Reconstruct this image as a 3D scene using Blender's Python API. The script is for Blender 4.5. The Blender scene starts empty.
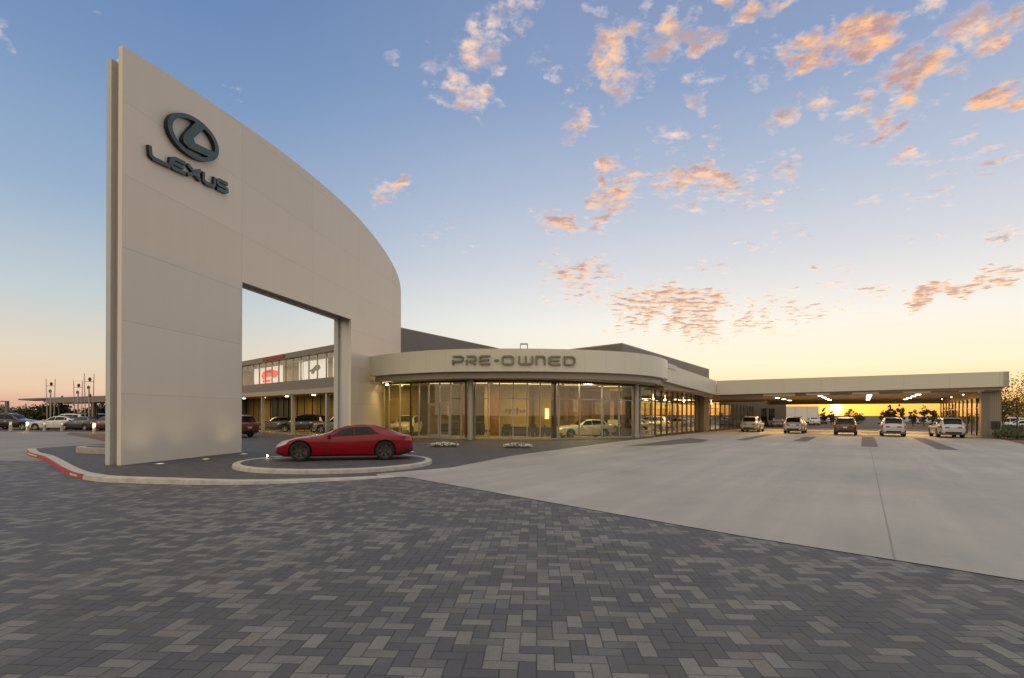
import bpy, bmesh, math, random
from mathutils import Vector, Matrix
random.seed(7)
R = math.radians
# ------------------------------------------------------------------ camera
FOC, EYE, HX, HY = 535.0, 1.85, 512.0, 414.0
ROLL = R(.25)
scene = bpy.context.scene
COL = scene.collection
cam_d = bpy.data.cameras.new("Camera")
cam = bpy.data.objects.new("Camera", cam_d)
COL.objects.link(cam)
scene.camera = cam
cam_d.sensor_width = 36
cam_d.lens = FOC * 36 / 1024
cam_d.shift_y = (HY - 339) / 1024
cam_d.clip_end = 6000
cR = Vector((math.cos(ROLL), 0, math.sin(ROLL)))
cU = Vector((-math.sin(ROLL), 0, math.cos(ROLL)))
cF = Vector((0, 1, 0))
m = Matrix((cR, cU, -cF)).transposed().to_4x4()
m.translation = (0, 0, EYE)
cam.matrix_world = m

def ray(px, py):
    return cR * ((px - HX) / FOC) - cU * ((py - HY) / FOC) + cF

def G(px, py, z=0.0):
    d = ray(px, py)
    return Vector((0, 0, EYE)) + d * ((z - EYE) / d.z)

def AT(px, py, Y):
    return Vector((0, 0, EYE)) + ray(px, py) * Y

# ------------------------------------------------------------------ colour helpers
def lin(c):
    c = c / 255.0
    return c / 12.92 if c <= .04045 else ((c + .055) / 1.055) ** 2.4

def S(r, g, b):
    return (lin(r), lin(g), lin(b), 1)

class NT:
    """tiny node-tree helper"""
    def __init__(s, tree):
        s.t = tree; s.n = tree.nodes; s.l = tree.links
    def node(s, kind, **kw):
        n = s.n.new(kind)
        for k, v in kw.items():
            setattr(n, k, v)
        return n
    def put(s, sock, v):
        if hasattr(v, 'is_output') or isinstance(v, bpy.types.NodeSocket):
            s.l.new(v, sock)
        else:
            sock.default_value = v
    def math(s, op, a, b=None, c=None, clamp=False):
        n = s.node('ShaderNodeMath', operation=op, use_clamp=clamp)
        s.put(n.inputs[0], a)
        if b is not None: s.put(n.inputs[1], b)
        if c is not None: s.put(n.inputs[2], c)
        return n.outputs[0]
    def vmath(s, op, a, b=None):
        n = s.node('ShaderNodeVectorMath', operation=op)
        s.put(n.inputs[0], a)
        if b is not None: s.put(n.inputs[1], b)
        return n.outputs['Value'] if op in ('LENGTH', 'DOT_PRODUCT') else n.outputs[0]
    def sep(s, v):
        n = s.node('ShaderNodeSeparateXYZ'); s.put(n.inputs[0], v); return n.outputs
    def comb(s, x, y, z=0.0):
        n = s.node('ShaderNodeCombineXYZ')
        s.put(n.inputs[0], x); s.put(n.inputs[1], y); s.put(n.inputs[2], z); return n.outputs[0]
    def noise(s, v, scale, detail=4, rough=.5, dist=0.0):
        n = s.node('ShaderNodeTexNoise'); s.put(n.inputs['Vector'], v)
        n.inputs['Scale'].default_value = scale; n.inputs['Detail'].default_value = detail
        n.inputs['Roughness'].default_value = rough; n.inputs['Distortion'].default_value = dist
        return n.outputs[0]
    def mr(s, v, a, b, c=0.0, d=1.0, kind='LINEAR'):
        n = s.node('ShaderNodeMapRange', interpolation_type=kind)
        s.put(n.inputs['Value'], v)
        for nm, x in (('From Min', a), ('From Max', b), ('To Min', c), ('To Max', d)):
            s.put(n.inputs[nm], x)
        return n.outputs[0]
    def ramp(s, v, stops):
        n = s.node('ShaderNodeValToRGB'); s.put(n.inputs[0], v)
        e = n.color_ramp.elements
        while len(e) < len(stops): e.new(.5)
        for i, (p, c) in enumerate(stops):
            e[i].position = p; e[i].color = c
        return n.outputs[0]
    def mix(s, f, a, b, mode='MIX'):
        n = s.node('ShaderNodeMix', data_type='RGBA', blend_type=mode)
        s.put(n.inputs['Factor'], f)
        s.put(n.inputs[6], a); s.put(n.inputs[7], b)
        return n.outputs[2]

# ------------------------------------------------------------------ world: dusk sky with lit altocumulus
SUN_AZ, SUN_EL = R(31.2), R(.6)
world = bpy.data.worlds.new("World"); scene.world = world; world.use_nodes = True
w = NT(world.node_tree)
for n in list(w.n): w.n.remove(n)
gen = w.vmath('NORMALIZE', w.node('ShaderNodeTexCoord').outputs['Generated'])
gx, gy, gz = w.sep(gen)
el = w.math('MULTIPLY', w.math('ARCSINE', gz), 180 / math.pi)
az = w.math('MULTIPLY', w.math('ARCTAN2', gx, gy), 180 / math.pi)
skyn = w.node('ShaderNodeTexSky', sky_type='NISHITA', sun_disc=False)
skyn.sun_elevation = SUN_EL; skyn.sun_rotation = SUN_AZ; skyn.air_density = 1.0; skyn.dust_density = .8
sundir = (math.sin(SUN_AZ) * math.cos(SUN_EL), math.cos(SUN_AZ) * math.cos(SUN_EL), math.sin(SUN_EL))
cosd = w.vmath('DOT_PRODUCT', gen, sundir)
horiz = w.vmath('NORMALIZE', w.comb(gx, gy, .0001))
cosh = w.vmath('DOT_PRODUCT', horiz, (math.sin(SUN_AZ), math.cos(SUN_AZ), 0))
e01 = w.math('DIVIDE', w.math('MAXIMUM', el, 0.0), 90, clamp=True)
def stops(l): return [(e / 90, S(*c)) for e, c in l]
away = w.ramp(e01, stops([(0, (214, 160, 140)), (2, (232, 200, 172)), (5, (222, 210, 192)), (10, (192, 202, 208)), (18, (150, 173, 202)), (28, (117, 146, 188)), (38, (95, 126, 174)), (52, (150, 154, 166)), (90, (255, 248, 236))]))  # topmost stops, out of frame, are brightened and warmed to light the ground
toward = w.ramp(e01, stops([(0, (255, 168, 60)), (1.3, (255, 200, 108)), (2.6, (255, 226, 164)), (4.6, (252, 238, 208)), (9, (242, 239, 232)), (15, (212, 214, 222)), (22, (178, 190, 212)), (31, (138, 159, 196)), (45, (118, 136, 174)), (60, (214, 208, 196)), (90, (255, 248, 236))]))  # same raised overhead stops, added light for the ground
fac = w.mr(cosh, .45, 1.0, kind='SMOOTHSTEP')
base = w.mix(fac, away, toward)
nish = w.mix(1.0, skyn.outputs[0], (.10, .10, .10, 1), 'MULTIPLY')
back = w.ramp(e01, stops([(0, (240, 204, 172)), (6, (255, 232, 196)), (20, (255, 236, 204)), (50, (255, 244, 222)), (90, (255, 248, 236))]))  # unseen sky behind the camera, made bright and warm to light the facades
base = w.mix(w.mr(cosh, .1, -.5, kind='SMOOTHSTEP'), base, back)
base = w.mix(.08, base, nish)
# glow round the low sun
g1 = w.math('POWER', w.math('MAXIMUM', cosd, 0.0), 900)
g2 = w.math('POWER', w.math('MAXIMUM', cosd, 0.0), 60)
g3 = w.math('POWER', w.math('MAXIMUM', cosd, 0.0), 60000)
lowf = w.mr(el, 3.6, 0.0, 0.0, 1.0, 'SMOOTHSTEP')
glow = w.mix(1.0, w.comb(1.0, .42, .04), w.math('MULTIPLY', w.math('ADD', w.math('MULTIPLY', g1, .9), w.math('MULTIPLY', g2, .4)), lowf), 'MULTIPLY')
disc = w.mix(1.0, w.comb(1.0, .85, .5), w.math('MULTIPLY', g3, 7.0), 'MULTIPLY')
# clouds : where (azimuth, elevation) x what (noise on a flat cloud layer)
clouds = [  # px, py, half width, half height, tilt, strength, warmth
 (487,36,52,34,-25,1,.5),(468,98,42,26,10,1,.55),(520,2,34,12,0,.9,.3),(655,40,84,40,-15,1,.8),(612,74,40,32,20,.95,.8),
 (746,6,54,20,0,1,.9),(842,38,88,34,-10,1.1,1),(905,76,56,40,-35,1.05,1),(890,122,36,26,-30,1,1),(985,34,58,26,-12,1,.8),
 (1000,100,48,22,0,1.1,1),(940,12,60,22,0,.9,.1),(702,92,26,30,0,.85,.8),(582,124,24,18,-20,.9,.8),(784,112,26,17,-25,.9,.9),
 (834,104,30,18,0,.9,.8),(612,192,32,46,10,1,.9),(640,184,50,18,10,.95,.7),(705,180,70,20,0,1,.8),(558,222,30,20,0,1,.9),
 (586,276,54,26,8,.95,.9),(680,312,98,32,6,1.1,.9),(785,308,70,15,-4,.9,.6),(950,291,72,13,-11,1.2,1),(872,290,46,12,4,.9,.3),
 (1003,230,34,9,0,1,.2),(390,188,26,15,-10,1,.8),(788,164,34,18,0,.85,.8),(972,166,58,15,3,.85,.7),(912,158,28,14,0,.85,.8),
 (100,22,16,14,0,.7,.2),(3,30,12,16,0,.8,.3),(566,84,24,30,30,.75,.3),(600,218,30,18,0,.8,.8),(870,203,22,9,0,.75,.7),
 (962,134,30,15,0,.85,.6),(720,136,16,24,-20,.8,.8),(716,268,34,16,20,.75,.5),(650,142,34,14,0,.7,.4),(820,268,40,10,0,.75,.2),
 (440,240,40,26,0,.55,.4),(234,92,20,12,0,.42,.2),(290,98,12,8,0,.45,.3),(390,62,14,12,0,.7,.3),(1006,272,40,9,-8,1,.5),(430,60,16,30,10,.7,.2),(600,20,26,12,0,.75,.3),(812,270,16,5,0,1,.1),(830,285,24,5,0,.9,.1),(760,330,60,8,0,.8,.3),(604,170,16,14,0,.9,.7),(690,205,30,12,0,.8,.5),(760,240,40,10,0,.75,.4),(930,240,40,9,0,.7,.3),(545,218,14,10,0,.9,.9),(650,296,40,14,0,.9,.6),(740,322,60,12,0,.95,.6),(620,330,44,10,0,.9,.5),(560,300,30,10,0,.7,.4),(770,60,40,30,0,.75,.5),(930,60,40,26,0,.85,.7),(860,140,40,16,0,.75,.6),(750,200,40,20,0,.8,.6),(680,150,20,12,0,.8,.5),(540,60,30,24,0,.6,.3),(920,200,44,14,0,.7,.4),(800,190,24,10,0,.8,.6),(600,110,18,16,0,.7,.3),(800,228,26,8,0,.75,.5),(720,300,40,8,0,.85,.6),(840,310,40,7,0,.8,.5),(868,20,60,16,0,.8,.2),(636,60,30,30,20,.9,.6)]
def azel(px, py):
    d = ray(px, py).normalized()
    return math.degrees(math.atan2(d.x, d.y)), math.degrees(math.asin(d.z))
ae = w.comb(az, el, 0.0)
warp = w.node('ShaderNodeTexNoise'); w.put(warp.inputs['Vector'], ae); warp.inputs['Scale'].default_value = .32; warp.inputs['Detail'].default_value = 3
wv = w.vmath('SCALE', w.vmath('SUBTRACT', warp.outputs['Color'], (.5, .5, .5))); wv.node.inputs['Scale'].default_value = 4.2
aew = w.vmath('ADD', ae, wv)
mask = None; warm = None
for px, py, rx, ry, tilt, st, wm in clouds:
    a0, e0 = azel(px, py)
    ax, ex = azel(px + 10, py); ay, ey = azel(px, py - 10)
    kx = math.hypot(ax - a0, ex - e0) / 10; ky = math.hypot(ay - a0, ey - e0) / 10
    tl = math.degrees(math.atan2(ex - e0, ax - a0)) - tilt
    mp = w.node('ShaderNodeMapping', vector_type='TEXTURE')
    w.put(mp.inputs['Vector'], aew)
    mp.inputs['Location'].default_value = (a0, e0, 0)
    mp.inputs['Rotation'].default_value = (0, 0, R(tl))
    mp.inputs['Scale'].default_value = (rx * kx, ry * ky, 1)
    ln = w.vmath('LENGTH', mp.outputs[0])
    v = w.mr(ln, 1.5, .45, 0.0, st, 'SMOOTHSTEP')
    mask = v if mask is None else w.math('MAXIMUM', mask, v)
    vw = w.math('MULTIPLY', v, wm)
    warm = vw if warm is None else w.math('MAXIMUM', warm, vw)
den = w.math('MAXIMUM', w.math('ADD', gz, .03), .03)
flat = w.comb(w.math('DIVIDE', gx, den), w.math('DIVIDE', gy, den), 0.0)
def cl(v):
    a = w.noise(v, 10.5, 8, .64, .1)
    return a
c0 = cl(flat)
c1 = cl(w.vmath('ADD', flat, (.03, .05, .0)))
c2 = cl(w.vmath('ADD', flat, (-.035, -.06, .0)))
d0 = w.math('ADD', c0, w.math('MULTIPLY', w.math('SUBTRACT', mask, 1.0), .36))
dens = w.mr(d0, .35, .60, 0.0, 1.0, 'SMOOTHSTEP')
dens = w.math('MULTIPLY', dens, w.mr(mask, .03, .3, 0.0, 1.0))
lit = w.mr(w.math('SUBTRACT', c2, c1), -.10, .11)
core = w.mr(d0, .40, .64)
pale = w.mix(lit, S(196, 186, 194), S(244, 226, 214))
hot = w.mix(lit, S(190, 145, 132), S(248, 190, 138))
ccol = w.mix(w.math('MULTIPLY', warm, w.mr(core, 0.0, .45)), pale, hot)
grey = w.math('MULTIPLY', w.mr(core, .45, 1.0), w.mr(lit, .75, .2))
ccol = w.mix(w.math('MULTIPLY', grey, .6), ccol, S(170, 148, 148))
lowc = w.mr(el, 16.0, 9.0)
ccol = w.mix(w.math('MULTIPLY', lowc, w.mr(core, .75, .2)), ccol, S(255, 238, 206))
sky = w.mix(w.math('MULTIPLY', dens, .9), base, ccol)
sky = w.mix(1.0, sky, (.86, .86, .84, 1), 'MULTIPLY')
sky = w.mix(1.0, sky, glow, 'ADD')
sky = w.mix(1.0, sky, disc, 'ADD')
below = w.mr(el, -.6, -.1)
sky = w.mix(below, S(70, 62, 56), sky)
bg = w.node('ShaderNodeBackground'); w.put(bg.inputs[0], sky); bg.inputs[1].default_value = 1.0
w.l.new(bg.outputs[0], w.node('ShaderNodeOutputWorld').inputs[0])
world.cycles.sampling_method = 'MANUAL'; world.cycles.sample_map_resolution = 1024

sun_d = bpy.data.lights.new("Sun", 'SUN'); sun_d.energy = .12; sun_d.angle = R(.8); sun_d.color = (1, .52, .2)
sun = bpy.data.objects.new("Sun", sun_d); COL.objects.link(sun)
sun.rotation_euler = Vector(sundir).to_track_quat('Z', 'Y').to_euler()
scene.view_settings.view_transform = 'Standard'; scene.view_settings.look = 'None'
scene.view_settings.exposure = .4; scene.view_settings.gamma = 1
scene.cycles.max_bounces = 8; scene.cycles.transparent_max_bounces = 24; scene.cycles.caustics_reflective = False; scene.cycles.caustics_refractive = False
scene.cycles.sample_clamp_indirect = 4
# ------------------------------------------------------------------ materials
MATS = {}
def new_mat(name):
    m = bpy.data.materials.new(name); m.use_nodes = True
    nt = NT(m.node_tree); p = nt.n['Principled BSDF']
    MATS[name] = m
    return m, nt, p

def rgb(c): return (c[0], c[1], c[2], 1)

def pbr(name, col, rough=.5, metal=0.0, var=.12, scale=2.0, bump=0.0, bscale=30, coat=0.0, spec=None):
    m, nt, p = new_mat(name)
    tc = nt.node('ShaderNodeTexCoord').outputs['Object']
    n1 = nt.noise(tc, scale, 5, .6)
    f = nt.mr(n1, .3, .7)
    p.inputs['Base Color'].default_value = rgb(col)
    if var:
        c = nt.mix(f, rgb([x * (1 - var) for x in col]), rgb([min(1, x * (1 + var)) for x in col]))
        nt.put(p.inputs['Base Color'], c)
        nt.put(p.inputs['Roughness'], nt.mr(n1, .3, .7, max(0, rough - .06), min(1, rough + .06)))
    else:
        p.inputs['Roughness'].default_value = rough
    p.inputs['Metallic'].default_value = metal
    if coat:
        p.inputs['Coat Weight'].default_value = coat; p.inputs['Coat Roughness'].default_value = .03
    if spec is not None: p.inputs['Specular IOR Level'].default_value = spec
    if bump:
        b = nt.node('ShaderNodeBump'); b.inputs['Strength'].default_value = bump; b.inputs['Distance'].default_value = .01
        nt.put(b.inputs['Height'], nt.noise(tc, bscale, 3)); nt.put(p.inputs['Normal'], b.outputs[0])
    return m

def emit(name, col, strength):
    m, nt, p = new_mat(name)
    p.inputs['Base Color'].default_value = rgb(col)
    p.inputs['Emission Color'].default_value = rgb(col); p.inputs['Emission Strength'].default_value = strength
    return m

def glass_mat(name, tint, refl=1.0, rough=0.0):
    m, nt, p = new_mat(name); nt.n.remove(p)
    tr = nt.node('ShaderNodeBsdfTransparent'); tr.inputs[0].default_value = rgb(tint)
    gl = nt.node('ShaderNodeBsdfGlossy'); gl.inputs['Roughness'].default_value = rough; gl.inputs[0].default_value = (1, 1, 1, 1)
    lw = nt.node('ShaderNodeFresnel'); nt.put(lw.inputs[0], nt.mr(nt.node('ShaderNodeNewGeometry').outputs['Backfacing'], 0, 1, 1.5, 1 / 1.5))
    ms = nt.node('ShaderNodeMixShader'); nt.put(ms.inputs[0], nt.math('MULTIPLY', lw.outputs[0], refl, clamp=True))
    nt.l.new(tr.outputs[0], ms.inputs[1]); nt.l.new(gl.outputs[0], ms.inputs[2])
    nt.l.new(ms.outputs[0], nt.n['Material Output'].inputs[0])
    return m

def panel_mat(name, col, pw, ph, rough=.5, var=.05, gap=.012, off=(0, 0)):
    """metal / stucco cladding, joints at real spacing from the UV map (metres)"""
    m, nt, p = new_mat(name)
    uv = nt.node('ShaderNodeUVMap').outputs[0]
    x, y, _ = nt.sep(uv)
    def line(v, step, o):
        a = nt.math('MODULO', nt.math('ADD', v, step * 400 + o), step)
        d = nt.math('MINIMUM', a, nt.math('SUBTRACT', step, a))
        return nt.mr(d, gap * .5, gap * 1.2, 1.0, 0.0), nt.math('FLOOR', nt.math('DIVIDE', nt.math('ADD', v, step * 400 + o), step))
    l1, i1 = line(x, pw, off[0]); l2, i2 = line(y, ph, off[1])
    j = nt.math('MAXIMUM', l1, l2)
    wn = nt.node('ShaderNodeTexWhiteNoise', noise_dimensions='2D'); nt.put(wn.inputs['Vector'], nt.comb(i1, i2))
    tc = nt.node('ShaderNodeTexCoord').outputs['Object']
    st = nt.vmath('MULTIPLY', tc, (1.6, 1.6, .16))
    dirt = nt.noise(st, 1.3, 6, .65)
    f = nt.math('ADD', nt.math('MULTIPLY', wn.outputs[0], .5), nt.math('MULTIPLY', dirt, .5))
    c = nt.mix(f, rgb([v * (1 - var) for v in col]), rgb([v * (1 + var) for v in col]))
    c = nt.mix(nt.math('MULTIPLY', j, .30), c, rgb([v * .35 for v in col]))
    nt.put(p.inputs['Base Color'], c)
    p.inputs['Roughness'].default_value = rough
    b = nt.node('ShaderNodeBump'); b.inputs['Strength'].default_value = .25; b.inputs['Distance'].default_value = .01
    nt.put(b.inputs['Height'], nt.math('SUBTRACT', nt.math('MULTIPLY', nt.noise(tc, .9, 2), .6), j)); nt.put(p.inputs['Normal'], b.outputs[0])
    return m

# herringbone clay pavers
def paver_mat(name, unit, rot, dark, light, tan, contrast=1.0, jd=.035):
    m, nt, p = new_mat(name)
    tc = nt.node('ShaderNodeTexCoord').outputs['Object']
    mp = nt.node('ShaderNodeMapping'); nt.put(mp.inputs[0], tc)
    mp.inputs['Rotation'].default_value = (0, 0, rot); mp.inputs['Scale'].default_value = (1 / unit, 1 / unit, 1)
    wob = nt.noise(tc, 9, 2)
    x, y, _ = nt.sep(mp.outputs[0])
    x = nt.math('ADD', x, nt.math('MULTIPLY', wob, .06)); 
    x = nt.math('ADD', x, 4000.0); y = nt.math('ADD', y, 4000.0)
    i = nt.math('FLOOR', x); j = nt.math('FLOOR', y)
    fx = nt.math('SUBTRACT', x, i); fy = nt.math('SUBTRACT', y, j)
    k = nt.math('MODULO', nt.math('ADD', nt.math('SUBTRACT', i, j), 8000.0), 4.0)
    k1 = nt.math('COMPARE', k, 1.0, .1); k2 = nt.math('COMPARE', k, 2.0, .1)
    ver = nt.math('GREATER_THAN', k, 1.5)
    lx = nt.math('ADD', fx, k1); ly = nt.math('ADD', fy, k2)
    W_ = nt.math('SUBTRACT', 2.0, ver); H_ = nt.math('ADD', 1.0, ver)
    d = nt.math('MINIMUM', nt.math('MINIMUM', lx, nt.math('SUBTRACT', W_, lx)), nt.math('MINIMUM', ly, nt.math('SUBTRACT', H_, ly)))
    bid = nt.comb(nt.math('SUBTRACT', i, k1), nt.math('SUBTRACT', j, k2), ver)
    wn = nt.node('ShaderNodeTexWhiteNoise', noise_dimensions='3D'); nt.put(wn.inputs['Vector'], bid)
    wn2 = nt.node('ShaderNodeTexWhiteNoise', noise_dimensions='3D'); nt.put(wn2.inputs['Vector'], nt.vmath('ADD', bid, (7.3, 1.7, 3.1)))
    big = nt.noise(tc, .33, 4, .6); big2 = nt.noise(nt.vmath('ADD', tc, (40, 10, 0)), .12, 3, .6)
    r = nt.math('ADD', wn.outputs[0], nt.math('MULTIPLY', nt.math('SUBTRACT', big, .5), 1.1))
    lf = nt.mr(r, .36, .92, 0, 1, 'SMOOTHSTEP')
    tn = nt.mr(nt.math('ADD', wn2.outputs[0], nt.math('MULTIPLY', nt.math('SUBTRACT', big2, .5), 2.0)), .35, 1.05)
    base_l = nt.mix(tn, rgb(light), rgb(tan))
    base_d = nt.mix(nt.math('MULTIPLY', tn, .5), rgb(dark), rgb([v * .55 for v in tan]))
    c = nt.mix(nt.math('MULTIPLY', lf, contrast), base_d, base_l)
    grain = nt.noise(tc, 55, 5, .7)
    c = nt.mix(1.0, c, nt.ramp(nt.mr(grain, .3, .7), [(0, (.72, .72, .72, 1)), (1, (1.22, 1.22, 1.22, 1))]), 'MULTIPLY')
    stain = nt.noise(tc, 1.4, 6, .7)
    c = nt.mix(1.0, c, nt.ramp(nt.mr(stain, .3, .7), [(0, (.84, .84, .85, 1)), (1, (1.12, 1.12, 1.1, 1))]), 'MULTIPLY')
    oil = nt.mr(nt.noise(nt.vmath('ADD', tc, (3, 77, 0)), .9, 4, .6), .62, .74)
    c = nt.mix(nt.math('MULTIPLY', oil, .35), c, (.03, .03, .03, 1))
    trk = nt.mr(nt.noise(nt.vmath('MULTIPLY', tc, (.12, 1.3, 1)), 1.0, 4, .6), .56, .72)
    c = nt.mix(nt.math('MULTIPLY', trk, .22), c, (.035, .034, .036, 1))
    joint = nt.mr(d, jd * .5, jd * 1.6, 1.0, 0.0)
    sand = nt.mr(nt.noise(tc, 1.1, 5, .7), .48, .62)
    c = nt.mix(nt.math('MULTIPLY', joint, .78), c, nt.mix(sand, (.014, .013, .014, 1), (.07, .062, .05, 1)))
    nt.put(p.inputs['Base Color'], c)
    nt.put(p.inputs['Roughness'], nt.mr(grain, .3, .7, .55, .8))
    b = nt.node('ShaderNodeBump'); b.inputs['Strength'].default_value = .6; b.inputs['Distance'].default_value = .006
    nt.put(b.inputs['Height'], nt.math('ADD', nt.mr(d, 0.0, .09), nt.math('ADD', nt.math('MULTIPLY', grain, .35), nt.math('MULTIPLY', wn2.outputs[0], .35))))
    nt.put(p.inputs['Normal'], b.outputs[0])
    return m

def concrete_mat(name, col, rot, joints=None):
    m, nt, p = new_mat(name)
    tc = nt.node('ShaderNodeTexCoord').outputs['Object']
    mp = nt.node('ShaderNodeMapping'); nt.put(mp.inputs[0], tc); mp.inputs['Rotation'].default_value = (0, 0, rot)
    n1 = nt.noise(tc, .22, 6, .62); n2 = nt.noise(tc, 1.7, 6, .7); n3 = nt.noise(tc, 40, 4, .7)
    tracks = nt.noise(nt.vmath('MULTIPLY', mp.outputs[0], (.9, .06, 1)), 1.0, 4, .6)
    f = nt.math('ADD', nt.math('ADD', nt.math('MULTIPLY', n1, .4), nt.math('MULTIPLY', n2, .22)), nt.math('ADD', nt.math('MULTIPLY', tracks, .28), nt.math('MULTIPLY', n3, .1)))
    c = nt.mix(nt.mr(f, .36, .64), rgb([v * .66 for v in col]), rgb([v * 1.2 for v in col]))
    c = nt.mix(nt.mr(nt.noise(nt.vmath('MULTIPLY', mp.outputs[0], (.5, .03, 1)), 1.0, 5, .65), .5, .68), c, rgb([v * .8 for v in col]))
    spot = nt.mr(nt.noise(tc, .8, 3, .5), .66, .74)
    c = nt.mix(nt.math('MULTIPLY', spot, .25), c, rgb([v * .5 for v in col]))
    if joints:
        x, y, _ = nt.sep(mp.outputs[0])
        js = []
        for v, step, o in ((x, joints[0], joints[1]), (y, joints[2], joints[3])):
            a = nt.math('MODULO', nt.math('ADD', v, step * 400 - o), step)
            js.append(nt.mr(nt.math('MINIMUM', a, nt.math('SUBTRACT', step, a)), .006, .020, 1.0, 0.0))
        j = nt.math('MAXIMUM', js[0], js[1])
        c = nt.mix(nt.math('MULTIPLY', j, .62), c, rgb([v * .3 for v in col]))
    nt.put(p.inputs['Base Color'], c)
    nt.put(p.inputs['Roughness'], nt.mr(n2, .3, .7, .5, .78))
    b = nt.node('ShaderNodeBump'); b.inputs['Strength'].default_value = .3; b.inputs['Distance'].default_value = .004
    nt.put(b.inputs['Height'], nt.math('ADD', n3, n2)); nt.put(p.inputs['Normal'], b.outputs[0])
    return m

DANG = math.atan2(.549, .836)          # the drive-through's direction, clockwise from +Y
Dv = Vector((.549, .836, 0)).normalized(); Av = Vector((.836, -.549, 0)).normalized()
M = {}
M['sail'] = panel_mat('cream_metal_cladding', (.76, .68, .565), 6.5, 2.55, .42, .06, .014, (0, .05))
M['sail_edge'] = pbr('pale_grey_trim', (.55, .56, .55), .4, 0, .05)
M['fascia'] = panel_mat('beige_metal_fascia', (.69, .66, .57), 1.55, 9.0, .38, .05, .016)
M['canopyfascia'] = panel_mat('grey_beige_canopy_fascia', (.58, .55, .49), 3.1, 9.0, .42, .05, .016)
M['taupe'] = panel_mat('taupe_metal_band', (.38, .33, .26), 3.1, 9.0, .45, .06, .012)
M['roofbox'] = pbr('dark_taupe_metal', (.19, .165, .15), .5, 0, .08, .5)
M['pillar'] = panel_mat('taupe_column_cladding', (.17, .145, .115), .6, 1.5, .5, .08, .012)
M['ribbed'] = panel_mat('ribbed_taupe_cladding', (.25, .215, .17), .12, 9.0, .5, .06, .03)
M['soffit'] = pbr('brown_soffit', (.36, .27, .17), .6, 0, .08)
M['black_metal'] = pbr('black_metal', (.02, .022, .022), .4, 0, .1)
M['sign_green'] = pbr('dark_green_bronze_sign', (.05, .09, .078), .32, .35, .1)
M['sign_side'] = pbr('dark_sign_return', (.012, .018, .016), .5, 0, .1)
M['alu'] = pbr('brushed_aluminium', (.42, .40, .36), .38, .55, .06)
M['darkalu'] = pbr('dark_bronze_frame', (.085, .075, .06), .4, .4, .08)
M['glass'] = glass_mat('shopfront_glass', (.78, .78, .68), 1.9)
M['glass2'] = glass_mat('clear_glass', (.93, .93, .9), .8)
M['glassdark'] = glass_mat('grey_glass', (.35, .4, .4), 1.4)
M['paver'] = paver_mat('herringbone_pavers', .133, R(2.8), (.090, .087, .102), (.195, .189, .190), (.188, .168, .158))
M['paver2'] = paver_mat('charcoal_island_pavers', .133, R(47.8), (.080, .078, .088), (.115, .112, .12), (.10, .09, .088), .7)
M['core'] = pbr('pale_metal_core', (.60, .60, .60), .42, .5, 0)
M['bronze'] = pbr('bronze_letter_face', (.20, .195, .14), .35, .3, .08)
M['band'] = paver_mat('charcoal_band_pavers', .12, -DANG + R(45), (.13, .12, .125), (.16, .15, .15), (.15, .13, .12), .6)
M['brown_band'] = paver_mat('brown_band_pavers', .12, -DANG + R(45), (.17, .13, .12), (.2, .16, .145), (.2, .14, .12), .6)
jo = .836 * 21.08 - .549 * 31.48
M['concrete'] = concrete_mat('apron_concrete', (.41, .385, .36), DANG, (14.0, jo, 40.0, 21.0))
M['concrete_old'] = concrete_mat('road_concrete', (.27, .245, .22), 0, (4.5, 1.0, 4.5, 0.0))
M['curb'] = pbr('curb_concrete', (.47, .44, .39), .75, 0, .22, 3.5, .4, 60)
M['redpaint'] = pbr('red_curb_paint', (.36, .02, .025), .6, 0, .28, 9, .3, 60)
M['asphalt'] = pbr('asphalt', (.12, .088, .060), .95, 0, .25, 1.2, .5, 80)
M['earth'] = pbr('dry_ground', (.09, .075, .055), .95, 0, .35, .05, .5, 6)
M['mulch'] = pbr('mulch', (.17, .10, .065), .95, 0, .4, 9, .9, 30)
M['carpet'] = pbr('showroom_tile', (.30, .26, .19), .25, 0, .1, .8)
M['yellow_wall'] = pbr('ochre_wall', (.36, .25, .045), .6, 0, .06)
M['cream_wall'] = pbr('cream_wall', (.42, .33, .15), .6, 0, .05)
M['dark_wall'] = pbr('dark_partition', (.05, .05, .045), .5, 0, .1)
M['white'] = pbr('white_paint', (.72, .72, .70), .5, 0, .04)
M['ceiling'] = pbr('ceiling_board', (.55, .50, .38), .7, 0, .04)
M['wood'] = pbr('wood', (.25, .13, .05), .45, 0, .2, 4)
M['lampw'] = emit('warm_lamp', (1, .82, .45), 9)
M['lampc'] = emit('canopy_lamp', (1, .93, .75), 7)
M['lampstrip'] = emit('ceiling_panel_light', (1, .80, .42), 1.6)
M['bollamp'] = emit('bollard_lamp', (1, .72, .35), 5)
M['upl'] = emit('uplight_lens', (1, .8, .5), .8)
M['spot'] = emit('spot_lens', (1, .8, .45), 45)
M['tyre'] = pbr('tyre_rubber', (.012, .012, .012), .8, 0, .1)
M['rim'] = pbr('alloy_rim', (.45, .45, .46), .25, .9, .05)
M['darkrim'] = pbr('dark_alloy_rim', (.075, .075, .08), .3, .8, .05)
M['brake'] = pbr('red_caliper', (.5, .02, .02), .4, 0, .05)
M['carglass'] = pbr('car_glass', (.010, .012, .015), .05, 0, 0, 1, spec=.22)
M['carblack'] = pbr('car_black_trim', (.012, .012, .013), .45, 0, .1)
M['chrome'] = pbr('chrome', (.6, .6, .6), .12, 1, 0)
M['headlamp'] = pbr('headlamp_lens', (.5, .52, .54), .08, .3, 0, spec=.9)
M['taillamp'] = pbr('tail_lamp_lens', (.35, .015, .012), .12, 0, 0, spec=.9)
M['plate'] = pbr('blank_plate', (.5, .5, .48), .5, 0, .03)
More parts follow.
